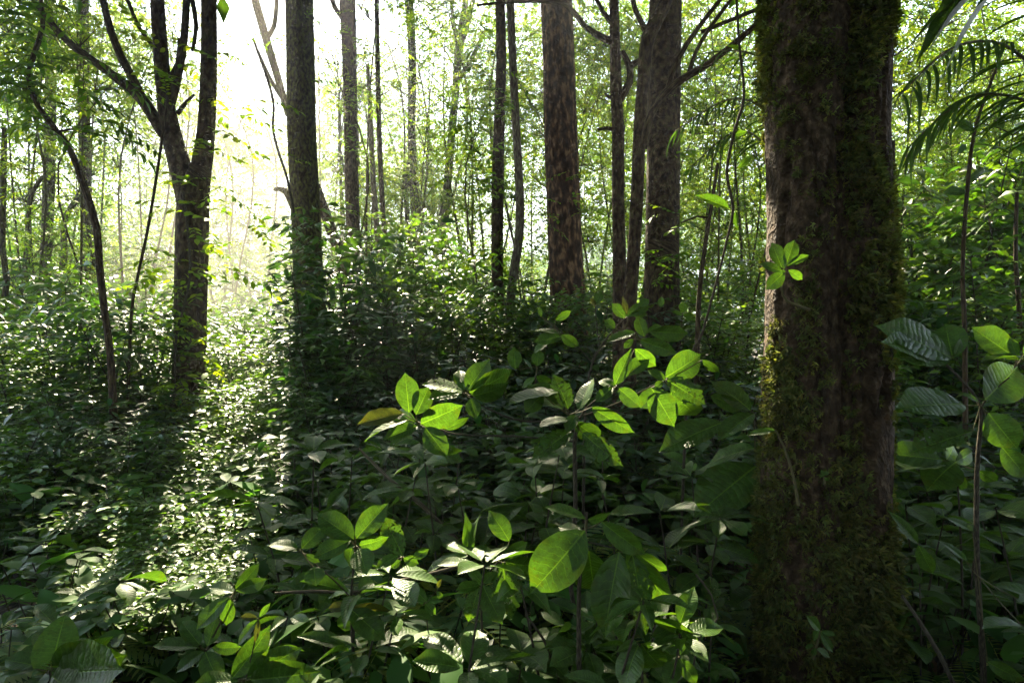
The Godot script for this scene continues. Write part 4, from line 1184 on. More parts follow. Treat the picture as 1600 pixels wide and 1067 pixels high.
func build_sapling_leaves() -> void:
	hero_plant("large_leaved_sapling", "branching sapling with big whorled leaves, some lit yellow-green, some insect-eaten", "sapling", 2.7,
		[[[905, 652, 5], [898, 690, 8], [899, 800, 9], [891, 900, 9.5], [903, 985, 10], [908, 1060, 11]],
		[[903, 660, 5], [840, 659, 4.5], [802, 655, 4], [765, 640, 3.5], [737, 625, 3], [727, 614, 2.5]],
		[[900, 690, 5], [821, 683, 4], [718, 679, 3.5], [690, 672, 3], [652, 659, 2.5]],
		[[905, 655, 4], [916, 638, 3.5], [937, 621, 3], [964, 602, 2.5]],
		[[910, 650, 4], [940, 640, 3.5], [969, 628, 3], [990, 618, 3], [1011, 607, 2.5], [1038, 594, 2]],
		[[900, 655, 3.5], [885, 640, 3], [873, 612, 2.5]]],
		[
			[652, 659, [[639, 645, 632, 580, .56, "yellow", 8, 0.02, 0], [650, 648, 672, 602, .62, "yellow", -10, 0.03, 0], [632, 646, 555, 661, .36, "olive", 30, -0.03, 0], [636, 656, 561, 683, .30, "mid", 40, -0.05, 0], [653, 666, 597, 686, .42, "lime", 25, -0.06, 0], [664, 668, 701, 713, .52, "mid", 15, -0.08, 0], [657, 662, 724, 634, .42, "dark", 40, -0.05, 0], [694, 670, 736, 654, .30, "yellow", 30, 0.0, 0], [650, 660, 612, 640, .4, "mid", -30, 0.08, 0]]],
			[727, 614, [[730, 611, 763, 558, .60, "yellow", -8, 0.03, 0], [724, 611, 658, 597, .40, "eaten_light", 52, -0.02, 0], [722, 613, 668, 621, .40, "mid", 45, -0.08, 0], [735, 622, 746, 654, .62, "mid", 10, -0.05, 0], [733, 613, 806, 583, .40, "blue", 58, 0.06, 0], [738, 618, 800, 606, .38, "blue", 62, -0.02, 0], [726, 610, 716, 572, .4, "light", -20, 0.08, 0]]],
			[888, 648, [[872, 612, 786, 626, .42, "blue", 62, -0.06, 0], [848, 616, 821, 646, .66, "mid", 10, -0.02, 0], [893, 673, 830, 716, .44, "eaten", 25, -0.1, 0], [910, 676, 974, 730, .36, "eaten", 30, -0.1, 0], [925, 636, 992, 680, .34, "mid", 25, -0.06, 0], [888, 639, 866, 580, .55, "eaten", 20, 0.05, 0], [900, 648, 884, 674, .6, "blue", 10, -0.05, 0], [905, 640, 925, 588, .5, "blue", -35, 0.05, 0], [890, 655, 838, 664, .42, "blue", 55, -0.05, 0], [900, 660, 940, 690, .5, "dark", 35, 0.05, 0], [880, 640, 820, 600, .45, "blue", 50, 0.08, 0]]],
			[964, 602, [[961, 602, 988, 541, .36, "yellow", 10, 0.02, 2], [977, 589, 1017, 556, .42, "light", -30, 0.02, 0], [992, 545, 1028, 574, .40, "yellow", 20, 0.05, 0], [961, 603, 934, 592, .62, "light", 15, 0.03, 0], [966, 606, 1003, 636, .5, "blue", 20, -0.04, 0], [958, 606, 930, 628, .5, "dark", 20, -0.04, 0]]],
			[1038, 594, [[1040, 590, 1102, 552, .55, "light", 15, 0.05, 0], [1042, 594, 1106, 632, .58, "eaten_light", -12, -0.05, 0], [1018, 606, 1056, 668, .62, "light", 8, -0.04, 0], [1040, 594, 1012, 576, .5, "light", 20, 0.02, 0], [1024, 606, 1036, 594, .7, "yellow", 0, 0.0, 0], [1098, 562, 1126, 586, .36, "mid", 20, 0.02, 0], [1030, 606, 1000, 640, .5, "dark", 30, 0.05, 0], [1050, 608, 1090, 660, .5, "dark", 20, 0.1, 0]]],
		])
	hero_plant("upright_sapling", "upright sapling of pale whorled leaves rising behind the big-leaved sapling", "sapling", 3.5,
		[[[985, 489, 3], [961, 513, 3.5], [937, 545, 4], [922, 580, 5], [915, 640, 6], [912, 760, 8]], [[937, 540, 3], [932, 505, 2.5], [930, 475, 2]], [[924, 565, 3.5], [896, 535, 3], [867, 510, 2.5], [846, 495, 2]], [[945, 535, 3], [970, 532, 2.5], [1003, 530, 2]], [[1003, 530, 2], [1033, 480, 1.5]], [[1050, 600, 3], [1062, 540, 2.5], [1067, 488, 2]], [[838, 640, 3], [836, 600, 2.5], [839, 572, 2]]],
		[
			[985, 489, [[977, 497, 955, 474, .5, "light", 10, 0.02, 0], [978, 495, 1017, 475, .40, "light", -30, 0.0, 0], [1000, 478, 1014, 466, .8, "yellow", 0, 0.0, 0], [985, 490, 1012, 490, .3, "light", 40, 0.0, 0], [980, 490, 972, 462, .3, "olive", 0, 0.0, 2]]],
			[1003, 530, [[1007, 526, 995, 492, .56, "lime", 5, 0.02, 0], [1015, 518, 1078, 520, .28, "light", 45, 0.0, 0], [1000, 531, 1060, 553, .36, "light", 25, -0.05, 0], [993, 519, 946, 532, .36, "light", 30, -0.02, 0], [961, 513, 944, 499, .7, "mid", 10, 0.02, 0], [990, 530, 975, 545, .5, "mid", 10, 0.02, 0], [1010, 520, 1036, 508, .4, "lime", 10, 0.02, 0]]],
			[867, 512, [[877, 522, 830, 512, .30, "light", 35, 0.02, 0], [877, 526, 835, 535, .40, "light", 25, -0.04, 0], [877, 523, 905, 544, .5, "mid", 15, 0.0, 0], [846, 495, 842, 478, .4, "lime", 0, 0, 0], [868, 500, 895, 486, .4, "light", 20, 0, 0], [862, 530, 830, 552, .4, "blue", 40, 0, 0]]],
			[930, 475, [[930, 475, 941, 453, .55, "lime", 0, 0.02, 0], [931, 478, 922, 466, .5, "olive", 0, 0.0, 0]]],
			[1033, 480, [[1033, 480, 1033, 463, .62, "yellow", 0, 0.0, 0]]],
			[1067, 488, [[1067, 488, 1069, 470, .75, "light", 0, 0.0, 0], [1066, 492, 1050, 486, .5, "light", 20, 0.0, 0], [1068, 492, 1086, 494, .5, "light", 30, 0.0, 0]]],
			[839, 572, [[839, 572, 841, 545, .75, "light", 5, 0.0, 0], [805, 577, 804, 540, .62, "lime", 0, 0.0, 0], [836, 590, 815, 606, .5, "light", 30, 0.0, 0], [838, 588, 862, 598, .5, "blue", 40, 0.0, 0]]],
		])
	hero_plant("whorled_sapling", "short sapling with a rosette of quilted light-green leaves over a dead branch", "sapling", 2.3,
		[[[555, 852, 3], [551, 900, 4], [548, 945, 5], [550, 990, 5.5], [553, 1067, 6]], [[549, 935, 3], [520, 905, 2.5], [490, 880, 2], [470, 862, 2]], [[552, 890, 3], [590, 890, 2.5], [628, 870, 2]]],
		[
			[555, 852, [[553, 843, 492, 800, .52, "light", 12, 0.04, 0], [556, 842, 606, 783, .52, "light", -10, 0.04, 0], [548, 844, 489, 873, .44, "light", 20, -0.06, 0], [561, 852, 607, 843, .42, "light", 30, -0.03, 0], [561, 856, 573, 897, .72, "blue", 10, -0.08, 0], [550, 856, 540, 890, .5, "dark", 20, 0.05, 0]]],
			[470, 860, [[471, 857, 507, 819, .52, "light", 15, 0.03, 0], [465, 857, 416, 846, .50, "lime", 25, 0.0, 0], [464, 860, 424, 864, .28, "light", 40, -0.03, 0], [490, 886, 492, 916, .95, "light", 10, -0.05, 0], [478, 866, 500, 880, .4, "light", 20, 0, 0]]],
			[628, 870, [[629, 868, 597, 805, .52, "eaten_light", -8, 0.04, 0], [622, 868, 584, 888, .50, "light", 20, -0.04, 0], [630, 872, 655, 880, .6, "light", 20, 0, 0], [645, 872, 671, 858, .5, "lime", 10, 0.0, 0], [626, 876, 610, 888, .6, "mid", 10, 0, 0]]],
			[548, 950, [[547, 951, 603, 1002, .52, "lime", 0, -0.05, 0], [549, 950, 612, 957, .34, "olive", 20, 0.0, 0], [546, 948, 511, 951, .42, "olive", 25, 0.0, 0], [545, 955, 538, 990, .6, "dark", 10, 0.04, 0]]],
		])
	hero_plant("young_seedling", "slight seedling with small pale bronze-tipped leaves beside a dead branch", "seedling", 2.35,
		[[[664, 940, 2], [668, 980, 2.5], [672, 1060, 3]], [[664, 945, 1.5], [676, 930, 1.5], [684, 918, 1.2]]],
		[[664, 941, [[666, 940, 641, 913, .5, "lime", 0, 0.02, 0], [664, 943, 681, 961, .62, "lime", 0, -0.02, 0], [659, 945, 625, 967, .36, "olive", 15, -0.02, 0]]], [680, 922, [[678, 922, 655, 908, .42, "olive", 10, 0, 0], [681, 921, 690, 904, .35, "olive", 0, 0, 0], [682, 924, 692, 936, .5, "light", 20, 0, 0]]]])
	hero_plant("sunlit_sapling", "sapling with half-translucent yellow leaves, the lower ones hanging", "sapling", 2.2,
		[[[780, 876, 2.5], [764, 895, 3], [754, 915, 3.5], [752, 960, 4], [757, 1067, 5]], [[754, 905, 2.5], [740, 885, 2], [731, 867, 2]]],
		[
			[731, 867, [[730, 866, 733, 796, .36, "yellow", 25, 0.03, 2], [731, 862, 748, 800, .3, "lime", -30, 0.04, 2], [731, 868, 660, 890, .36, "blue", 58, -0.05, 0], [728, 866, 690, 846, .4, "light", 50, 0.05, 0]]],
			[780, 876, [[796, 846, 765, 793, .54, "lime", 0, 0.03, 0], [777, 875, 733, 851, .46, "light", 30, 0.02, 0], [785, 871, 828, 848, .44, "mid", 35, 0.03, 0], [782, 874, 812, 845, .2, "yellow", 10, 0.02, 2], [785, 879, 798, 972, .56, "eaten_light", 5, -0.04, 0], [790, 878, 850, 890, .4, "blue", 55, 0.0, 0]]],
			[754, 914, [[754, 912, 726, 879, .42, "yellow", 5, 0.0, 0], [754, 914, 784, 979, .52, "lime", 0, -0.06, 0], [748, 916, 733, 974, .50, "eaten", 10, -0.02, 0], [755, 911, 772, 893, .62, "light", 10, 0.0, 0], [750, 915, 712, 922, .42, "mid", 30, -0.03, 0]]],
		])
	hero_plant("giant_leaved_sapling", "sapling with a few very large smooth glossy hanging leaves, some torn", "sapling", 2.0,
		[[[917, 800, 4], [914, 840, 5], [905, 920, 6], [905, 1067, 8]], [[916, 846, 3], [945, 853, 2.5], [986, 862, 2]]],
		[
			[915, 826, [[914, 829, 831, 934, .58, "glossy", 0, -0.06, 0], [940, 815, 1012, 870, .34, "mid", 30, -0.02, 0], [916, 812, 850, 788, .28, "mid", 50, 0.03, 0], [912, 835, 870, 822, .3, "blue", 50, 0.06, 0], [920, 860, 930, 930, .5, "blue", 10, 0.12, 0], [918, 812, 960, 806, .3, "mid", 50, 0.04, 0]]],
			[986, 860, [[968, 862, 939, 1003, .46, "glossy", 8, -0.05, 0], [988, 866, 1014, 997, .40, "eaten_light", -10, -0.05, 0], [984, 858, 1048, 952, .30, "mid", 55, 0.02, 0], [986, 858, 1046, 900, .28, "dark", 45, 0.05, 0]]],
		])
	hero_plant("bright_seedling", "bright yellow-green seedling near the foot of the mossy trunk", "seedling", 2.0,
		[[[1063, 978, 2.5], [1061, 1010, 3], [1060, 1067, 3.5]]],
		[[1063, 979, [[1063, 974, 1083, 914, .52, "lime", 0, 0.03, 0], [1062, 977, 1015, 994, .42, "yellow", 20, -0.02, 0], [1069, 979, 1095, 979, .52, "light", 25, 0.0, 0], [1061, 974, 1046, 959, .55, "light", 10, 0.02, 0], [1066, 984, 1092, 1012, .45, "mid", 25, 0.0, 0]]],
		[1061, 1026, [[1060, 1028, 1038, 1075, .6, "light", 0, -0.04, 0], [1063, 1028, 1090, 1072, .5, "light", 10, -0.03, 0], [1063, 1023, 1080, 1004, .6, "light", 0, 0.02, 0], [1058, 1025, 1036, 1034, .45, "mid", 15, 0.0, 0]]]])
	hero_plant("dark_leaved_sapling", "tall sapling with very large dark leaves standing beyond the mossy trunk", "sapling", 2.6,
		[[[1462, 553, 4], [1507, 598, 5], [1533, 637, 6], [1530, 699, 8], [1527, 760, 9], [1528, 889, 10], [1538, 1067, 11]], [[1533, 637, 4], [1552, 612, 3.5], [1578, 590, 3]]],
		[
			[1470, 558, [[1488, 560, 1372, 504, .36, "blue", 35, -0.05, 0], [1462, 560, 1383, 526, .42, "blue", 30, -0.1, 0], [1490, 560, 1474, 503, .66, "blue", 20, 0.1, 0], [1480, 562, 1402, 556, .36, "blue", 45, -0.1, 0], [1492, 556, 1506, 528, .4, "mid", 30, 0, 0]]],
			[1533, 632, [[1507, 632, 1402, 632, .42, "blue", 32, -0.1, 0], [1520, 674, 1423, 706, .32, "eaten", 40, -0.05, 0], [1545, 645, 1592, 706, .72, "blue", 10, -0.05, 0], [1540, 625, 1596, 568, .62, "blue", 30, 0.05, 0], [1566, 698, 1610, 748, .5, "blue", 20, -0.03, 0], [1530, 628, 1500, 612, .3, "mid", 40, 0, 0]]],
			[1585, 575, [[1592, 562, 1517, 511, .46, "blue", 30, 0.08, 0], [1600, 560, 1530, 556, .25, "blue", 45, -0.05, 0], [1590, 556, 1578, 527, .5, "light", 10, 0, 0], [1600, 555, 1640, 520, .5, "blue", 20, 0, 0]]],
			[1529, 900, [[1512, 878, 1464, 836, .3, "dark", 30, 0.1, 0], [1600, 980, 1536, 972, .3, "mid", 40, -0.1, 0], [1592, 936, 1558, 910, .5, "blue", 30, 0.1, 0], [1544, 1034, 1604, 1068, .42, "light", 20, -0.1, 0], [1520, 830, 1470, 800, .4, "blue", 40, 0.1, 0]]],
		])
	hero_plant("round_leaved_seedling", "low plant with one bright rounded leaf beyond the mossy trunk", "seedling", 2.9,
		[[[1494, 722, 3], [1500, 800, 4], [1505, 960, 5]]],
		[[1494, 722, [[1495, 722, 1444, 760, .80, "light", 5, -0.06, 0], [1474, 719, 1384, 708, .40, "mid", 30, 0.0, 0], [1493, 722, 1526, 705, .42, "light", 30, 0.05, 0], [1480, 718, 1497, 694, .6, "blue", 30, 0.05, 0], [1478, 726, 1378, 732, .34, "blue", 50, -0.03, 0], [1530, 735, 1562, 756, .5, "mid", 20, 0, 0], [1494, 728, 1500, 770, .5, "mid", 30, 0.05, 0]]]])
	hero_plant("leaning_leaf_plant", "narrow bright leaf on a thin stalk touching the mossy trunk's side", "seedling", 2.75,
		[[[1436, 850, 2], [1438, 920, 2.5], [1440, 1000, 3]]], [[1436, 850, [[1435, 849, 1390, 795, .27, "light", 10, 0.0, 2], [1436, 852, 1460, 900, .4, "dark", 30, 0.0, 0]]]])
	hero_plant("heart_leaved_plant", "low plant with broad heart-shaped quilted leaves, one shining white", "plant", 2.2,
		[[[78, 1046, 4], [74, 1090, 5]]],
		[[78, 1044, [[82, 1034, 98, 960, .92, "dark", 5, 0.05, 3], [81, 1042, 194, 1028, .40, "dark", 55, -0.05, 0], [96, 1030, 184, 1000, .36, "mid", 45, 0.1, 0], [60, 1041, 2, 1030, .45, "dark", 40, 0.0, 0], [56, 1046, -4, 1056, .30, "blue", 55, -0.05, 0], [90, 1052, 186, 1040, .44, "blue", 40, -0.15, 0], [80, 1056, 124, 1090, .6, "blue", 40, -0.1, 0], [70, 1052, 40, 1090, .5, "dark", 40, -0.1, 0]]]])
	hero_plant("quilted_plant", "dark low plant with long quilted leaves in a loose rosette under the sunlit bush", "plant", 2.25,
		[[[320, 1014, 4], [322, 1080, 5]], [[320, 1020, 3], [345, 970, 3], [364, 928, 2.5]]],
		[[364, 928, [[357, 933, 303, 985, .40, "blue", 25, -0.06, 0], [365, 926, 324, 917, .38, "blue", 40, 0.03, 0], [368, 923, 417, 904, .28, "blue", 45, 0.0, 0], [367, 920, 410, 880, .40, "dark", 20, 0.06, 0], [360, 936, 352, 980, .5, "dark", 20, 0.0, 0]]],
		[320, 1014, [[323, 1010, 342, 958, .50, "blue", 10, 0.06, 0], [312, 1012, 235, 1006, .34, "blue", 50, -0.03, 0], [331, 1012, 378, 1012, .34, "dark", 40, 0.0, 0], [320, 1018, 341, 1072, .62, "dark", 10, -0.06, 0], [318, 1018, 270, 1050, .5, "dark", 30, -0.06, 0], [312, 1008, 280, 970, .45, "mid", 20, 0.05, 0]]]])
	hero_plant("long_leaved_plant", "dark plant with very long ribbed leaves below pale yellow shoots", "plant", 2.05,
		[[[380, 1062, 4], [380, 1095, 5]], [[384, 1060, 2], [396, 1010, 2], [403, 968, 2]]],
		[[380, 1060, [[362, 1060, 428, 978, .40, "blue", 20, 0.05, 0], [386, 1058, 470, 1010, .36, "blue", 40, 0.0, 0], [390, 1062, 500, 1052, .36, "blue", 45, -0.05, 0], [372, 1064, 300, 1070, .4, "dark", 40, -0.05, 0]]],
		[403, 968, [[402, 968, 364, 1012, .32, "lime", 10, -0.02, 0], [404, 968, 398, 1006, .24, "olive", 0, -0.02, 0], [402, 966, 374, 964, .36, "olive", 20, 0.0, 0], [405, 964, 422, 942, .32, "light", 0, 0.0, 0]]]])
	hero_plant("drooping_dark_plant", "dark ribbed leaf hanging over the bare soil beside the giant-leaved sapling", "plant", 1.95,
		[[[1000, 1006, 3], [1004, 1080, 4]]], [[1000, 1006, [[998, 1008, 966, 1080, .62, "blue", 15, -0.06, 0], [1002, 1006, 1036, 1050, .5, "dark", 30, 0.05, 0], [996, 1004, 950, 1020, .4, "dark", 40, 0.05, 0]]]])
	hero_plant("great_dark_plant", "plant with huge dark blue-green leaves reaching out beside the mossy trunk", "plant", 3.15,
		[[[1178, 644, 6], [1190, 720, 8], [1196, 950, 9]]],
		[[1178, 644, [[1130, 660, 1028, 702, .38, "blue", 30, -0.1, 0], [1174, 642, 1112, 590, .50, "blue", 25, 0.05, 0], [1179, 646, 1118, 684, .42, "blue", 30, -0.1, 0], [1110, 618, 1164, 640, .36, "light", 20, 0.0, 0], [1182, 728, 1084, 806, .56, "blue", 15, -0.15, 0], [1180, 700, 1100, 720, .4, "dark", 40, 0.1, 0], [1190, 880, 1110, 866, .3, "dark", 40, -0.1, 0], [1192, 920, 1140, 950, .5, "dark", 30, -0.1, 0]]]])

# a plant made leaf by leaf: leaves in whorls up a stem
func whorl_plant(called: String, label: String, group: String, at: Vector3, h: float, leaf: float, mats: Array, whorls: int, per: int, shape: int) -> void:
	var leaf_word := "narrow-leaved" if shape == 2 else "small-leaved" if leaf < 0.13 else "mid-leaved" if leaf < 0.18 else "large-leaved"
	var t := thing(called, "%s %s %s %s %s" % [tall_word(h), leaf_word, ["single-tiered", "two-tiered", "three-tiered", "four-tiered"][whorls - 1], label, where(at)], "plant", at, group)
	var lean := rv(0.18) * h
	var top := Vector3(lean.x, h, lean.z)
	part("stem", tube([[Vector3(0, -0.05, 0), 0.007], [Vector3(lean.x * 0.3, h * 0.5, lean.z * 0.3), 0.005], [top, 0.0025]], 5, 0.0, 0.15).mesh(), M.stem, t)
	for w in whorls:
		var f := 1.0 - float(w) / maxf(whorls, 1) * 0.65
		var p := Vector3(lean.x * f * f, h * f, lean.z * f * f)
		var a0 := rng.randf() * TAU
		for k in per:
			var an := a0 + TAU * (k + rng.randf_range(-0.25, 0.25)) / per
			var dir := Vector3(cos(an), rng.randf_range(-0.25, 0.45), sin(an)).normalized()
			var s := leaf * rng.randf_range(0.7, 1.15)
			var ratio: float = [0.46, 0.44, 0.3, 0.7][shape] * rng.randf_range(0.85, 1.15)
			var q := p + dir * leaf * 0.12
			var wp := px_of(q + at)
			if wp.z > 0.0 and wp.z < 1.15:
				continue
			part("leaf", T.near[rng.randi() % 4][shape], M[mats[rng.randi() % mats.size()]], t, Transform3D(frame_for(dir, Vector3.UP + rv(0.3)) * Basis.from_scale(Vector3(s * ratio, s, s)), q))

func fern(at: Vector3, fronds: int, long: float, label: String, group: String) -> void:
	if not T.has("fronds"):
		T.fronds = []
		var pin := leaf_tpl(2, 0.26, 3, 2, 0.15, 0.15, 0.0)
		for k in 3:
			var b := Bag.new()
			var last := Vector3.ZERO
			var dir := Vector3(0, 0.75, 1).normalized()
			for i in 22:
				var f := float(i) / 21.0
				var p := last + dir * 0.048
				b.twig(last, p, 0.004 * (1.1 - f), 0.004 * (1.06 - f), Color.WHITE)
				dir = (dir + Vector3(0.01 * (k - 1), -0.085, 0)).normalized()
				last = p
				if i > 2:
					var l := 0.19 * pow(sin(PI * clampf(0.22 + 0.75 * f, 0, 1)), 0.9) + 0.012
					for s in [-1.0, 1.0]:
						var d := (Vector3(s, -0.1, 0) + dir * 0.35).normalized()
						b.add(pin, Transform3D(frame_for(d, Vector3.UP) * Basis.from_scale(Vector3(l, l, l)), p), Color.WHITE)
			T.fronds.append(b.mesh())
	var t := thing("fern", label, "fern", at, group)
	for k in fronds:
		var an := TAU * (k + rng.randf_range(-0.3, 0.3)) / fronds
		part("frond", T.fronds[k % 3], M.fern, t, Transform3D(Basis(Vector3.UP, an) * Basis(Vector3.RIGHT, rng.randf_range(-0.2, 0.35)) * Basis.from_scale(Vector3.ONE * long * rng.randf_range(0.8, 1.1)), Vector3.ZERO))

func place_px(px: float, top: float, d: float) -> Array:
	var p := P(px, top, d)
	var at := Vector3(p.x, ground_y(p.x, p.z), p.z)
	return [at, maxf(p.y - at.y, 0.12)]

func build_near_plants() -> void:
	var g1 := "dark seedlings on the forest floor"
	var l1 := "dark seedling"
	var g2 := "layered glossy plants in mid view"
	var l2 := "glossy plant"
	# knee-high layered plants between the saplings and the shrubs
	for i in 46:
		var px := rng.randf_range(430, 1150)
		var d := rng.randf_range(2.9, 4.6)
		var a := place_px(px, rng.randf_range(690, 820), d)
		whorl_plant("glossy_plant", l2, g2, a[0], a[1], rng.randf_range(0.09, 0.25), ["dark", "blue", "glossy", "mid", "dark", "eaten"], rng.randi_range(2, 4), rng.randi_range(4, 7), [0, 1, 0, 2][rng.randi() % 4])
	# low dark seedlings right in front
	for i in 34:
		var px := rng.randf_range(400, 1110)
		var d := rng.randf_range(1.9, 3.0)
		var a := place_px(px, rng.randf_range(900, 1050), d)
		whorl_plant("dark_seedling", l1, g1, a[0], a[1], rng.randf_range(0.11, 0.18), ["dark", "blue", "dark", "mid"], 2, 6, [0, 0, 1, 2][rng.randi() % 4])
	for i in 22:
		var px := rng.randf_range(1390, 1640)
		var d := rng.randf_range(2.6, 4.4)
		var a := place_px(px, rng.randf_range(740, 980), d)
		whorl_plant("shaded_plant", "shaded plant", "shaded plants beyond the mossy trunk", a[0], a[1], rng.randf_range(0.13, 0.22), ["dark", "blue", "dark", "mid"], 3, 5, rng.randi() % 2)
	for i in 26:
		var px := rng.randf_range(-30, 330)
		var d := rng.randf_range(2.5, 4.6)
		var a := place_px(px, lerpf(1000, 800, (d - 2.5) / 2.1) + rng.randf_range(-40, 40), d)
		if px > 170 and d > 3.0:
			continue
		whorl_plant("edge_plant", "shaded plant", "shaded plants beside the sunlit bush", a[0], a[1], rng.randf_range(0.10, 0.17), ["dark", "blue", "mid", "dark"], 3, 6, [0, 0, 1][rng.randi() % 3])
	for e in [[115, 905, 2.9, 7, 0.5], [70, 960, 2.7, 7, 0.5], [150, 890, 3.3, 6, 0.55], [35, 900, 3.1, 6, 0.5]]:
		fern(place_px(e[0], e[1], e[2])[0] + Vector3(0, 0.25, 0), e[3], e[4], "small fern beside the dark hollow under the sunlit bush", "ferns under the sunlit bush")
	for e in [[1150, 1010, 2.5, 8, 0.55], [1100, 860, 3.4, 7, 0.6], [1155, 860, 3.5, 7, 0.6]]:
		fern(place_px(e[0], e[1], e[2])[0] + Vector3(0, 0.12, 0), e[3], e[4], "dark feathery fern at the foot of the mossy trunk", "ferns at the mossy trunk's foot")
	for i in 26:
		var px := rng.randf_range(-20, 1130)
		var d := rng.randf_range(2.6, 6.5)
		if px < 480 and d < 5.0:
			continue
		var p := P(px, 700, d)
		p.y = ground_y(p.x, p.z) + rng.randf_range(0.1, 0.4)
		fern(p, rng.randi_range(5, 8), rng.randf_range(0.45, 0.8), "green fern with arching fronds " + where(p), "ferns among the undergrowth")
	for e in [[1440, 960, 2.6, 7, 0.6], [1575, 900, 2.9, 7, 0.6]]:
		fern(place_px(e[0], e[1], e[2])[0] + Vector3(0, 0.15, 0), e[3], e[4], "dark fern in the deep shade beyond the mossy trunk", "ferns in the deep shade")

# ------------------------------------------------------------------ palms
func frond(t: Node3D, base: Vector3, pts: Array, n: int, long: float, mats: Array, hang: float) -> void:
	var line := smooth_line(pts, 0.04)
	var r := part("frond", tube(pts, 6, 0.0, 0.08, base).mesh(), M.green_stem, t)
	var strap := []
	for k in 3:
		strap.append(mesh_of(leaf_tpl(4, 0.062, 8, 2, 0.5, 0.30 + 0.2 * k, 0.0, 0.3 * (k - 1))))
	for i in n:
		var f := 0.15 + 0.85 * float(i) / n
		var at := int(f * (line.size() - 1))
		var p: Vector3 = line[at][0]
		var q: Vector3 = line[maxi(at - 1, 0)][0]
		var along := (p - q).normalized()
		var side := along.cross(Vector3.UP).normalized() * (1.0 if i % 2 == 0 else -1.0)
		var dir := (side * 0.8 + along * 0.75 + Vector3(0, -hang, 0) + rv(0.15)).normalized()
		var l := long * (1.0 - 0.45 * f) * rng.randf_range(0.85, 1.1)
		part("leaflet", strap[i % 3], M[mats[rng.randi() % mats.size()]], r, Transform3D(frame_for(dir, Vector3.UP + side * 0.3) * Basis.from_scale(Vector3(l, l, l)), p - base))

func build_palms() -> void:
	var b := P(1720, 330, 3.4)
	b.y = ground_y(b.x, b.z)
	var t := thing("palm", "palm with dark arching fronds and one bright unopened leaf above the undergrowth", "palm", b)
	part("trunk", tube([[b - Vector3(0, 0.2, 0), 0.06], [b + Vector3(0, 1.2, 0), 0.045], [P(1710, 250, 3.4), 0.03]], 10, 0.05, 0.2, b).mesh(), M.bark_dark, t)
	var hub := P(1710, 260, 3.4)
	frond(t, b, [[hub, 0.012], [P(1600, 90, 3.3), 0.009], [P(1500, 70, 3.15), 0.006], [P(1405, 150, 3.0), 0.003]], 46, 0.42, ["mid", "light", "mid", "glossy"], 0.5)
	frond(t, b, [[hub, 0.012], [P(1630, 170, 3.4), 0.009], [P(1520, 150, 3.5), 0.006], [P(1420, 230, 3.6), 0.003]], 44, 0.42, ["mid", "glossy", "mid"], 0.45)
	frond(t, b, [[hub, 0.012], [P(1640, 20, 3.5), 0.009], [P(1560, -60, 3.4), 0.006], [P(1450, -30, 3.2), 0.003]], 38, 0.45, ["mid", "light", "mid"], 0.4)
	# the bright young leaf
	for e in [[1530, -40, 1428, 92, 0.10], [1545, -30, 1440, 70, 0.09], [1550, -40, 1415, 60, 0.08], [1560, -20, 1462, 110, 0.08]]:
		hero_leaf(t, b, [e[0], e[1], e[2], e[3], e[4], "lime", 20, -0.1, 2], 3.05)
	var b2 := P(1240, 320, 4.8)
	b2.y = ground_y(b2.x, b2.z)
	t = thing("palm", "young palm half hidden behind the mossy trunk, fronds showing beside it", "palm", b2)
	part("trunk", tube([[b2 - Vector3(0, 0.2, 0), 0.05], [b2 + Vector3(0, 1.4, 0), 0.035], [P(1240, 300, 4.8), 0.025]], 10, 0.05, 0.2, b2).mesh(), M.bark_dark, t)
	hub = P(1240, 300, 4.8)
	frond(t, b2, [[hub, 0.012], [P(1200, 180, 4.8), 0.009], [P(1140, 155, 4.7), 0.006], [P(1055, 205, 4.6), 0.003]], 34, 0.36, ["mid", "dark", "mid"], 0.6)
	frond(t, b2, [[hub, 0.012], [P(1200, 230, 4.9), 0.009], [P(1150, 205, 4.9), 0.006], [P(1080, 260, 4.9), 0.003]], 26, 0.34, ["mid", "light", "mid"], 0.6)
	frond(t, b2, [[hub, 0.012], [P(1210, 120, 4.8), 0.009], [P(1160, 80, 4.9), 0.006], [P(1090, 85, 5.0), 0.003]], 28, 0.36, ["mid", "dark", "mid"], 0.5)

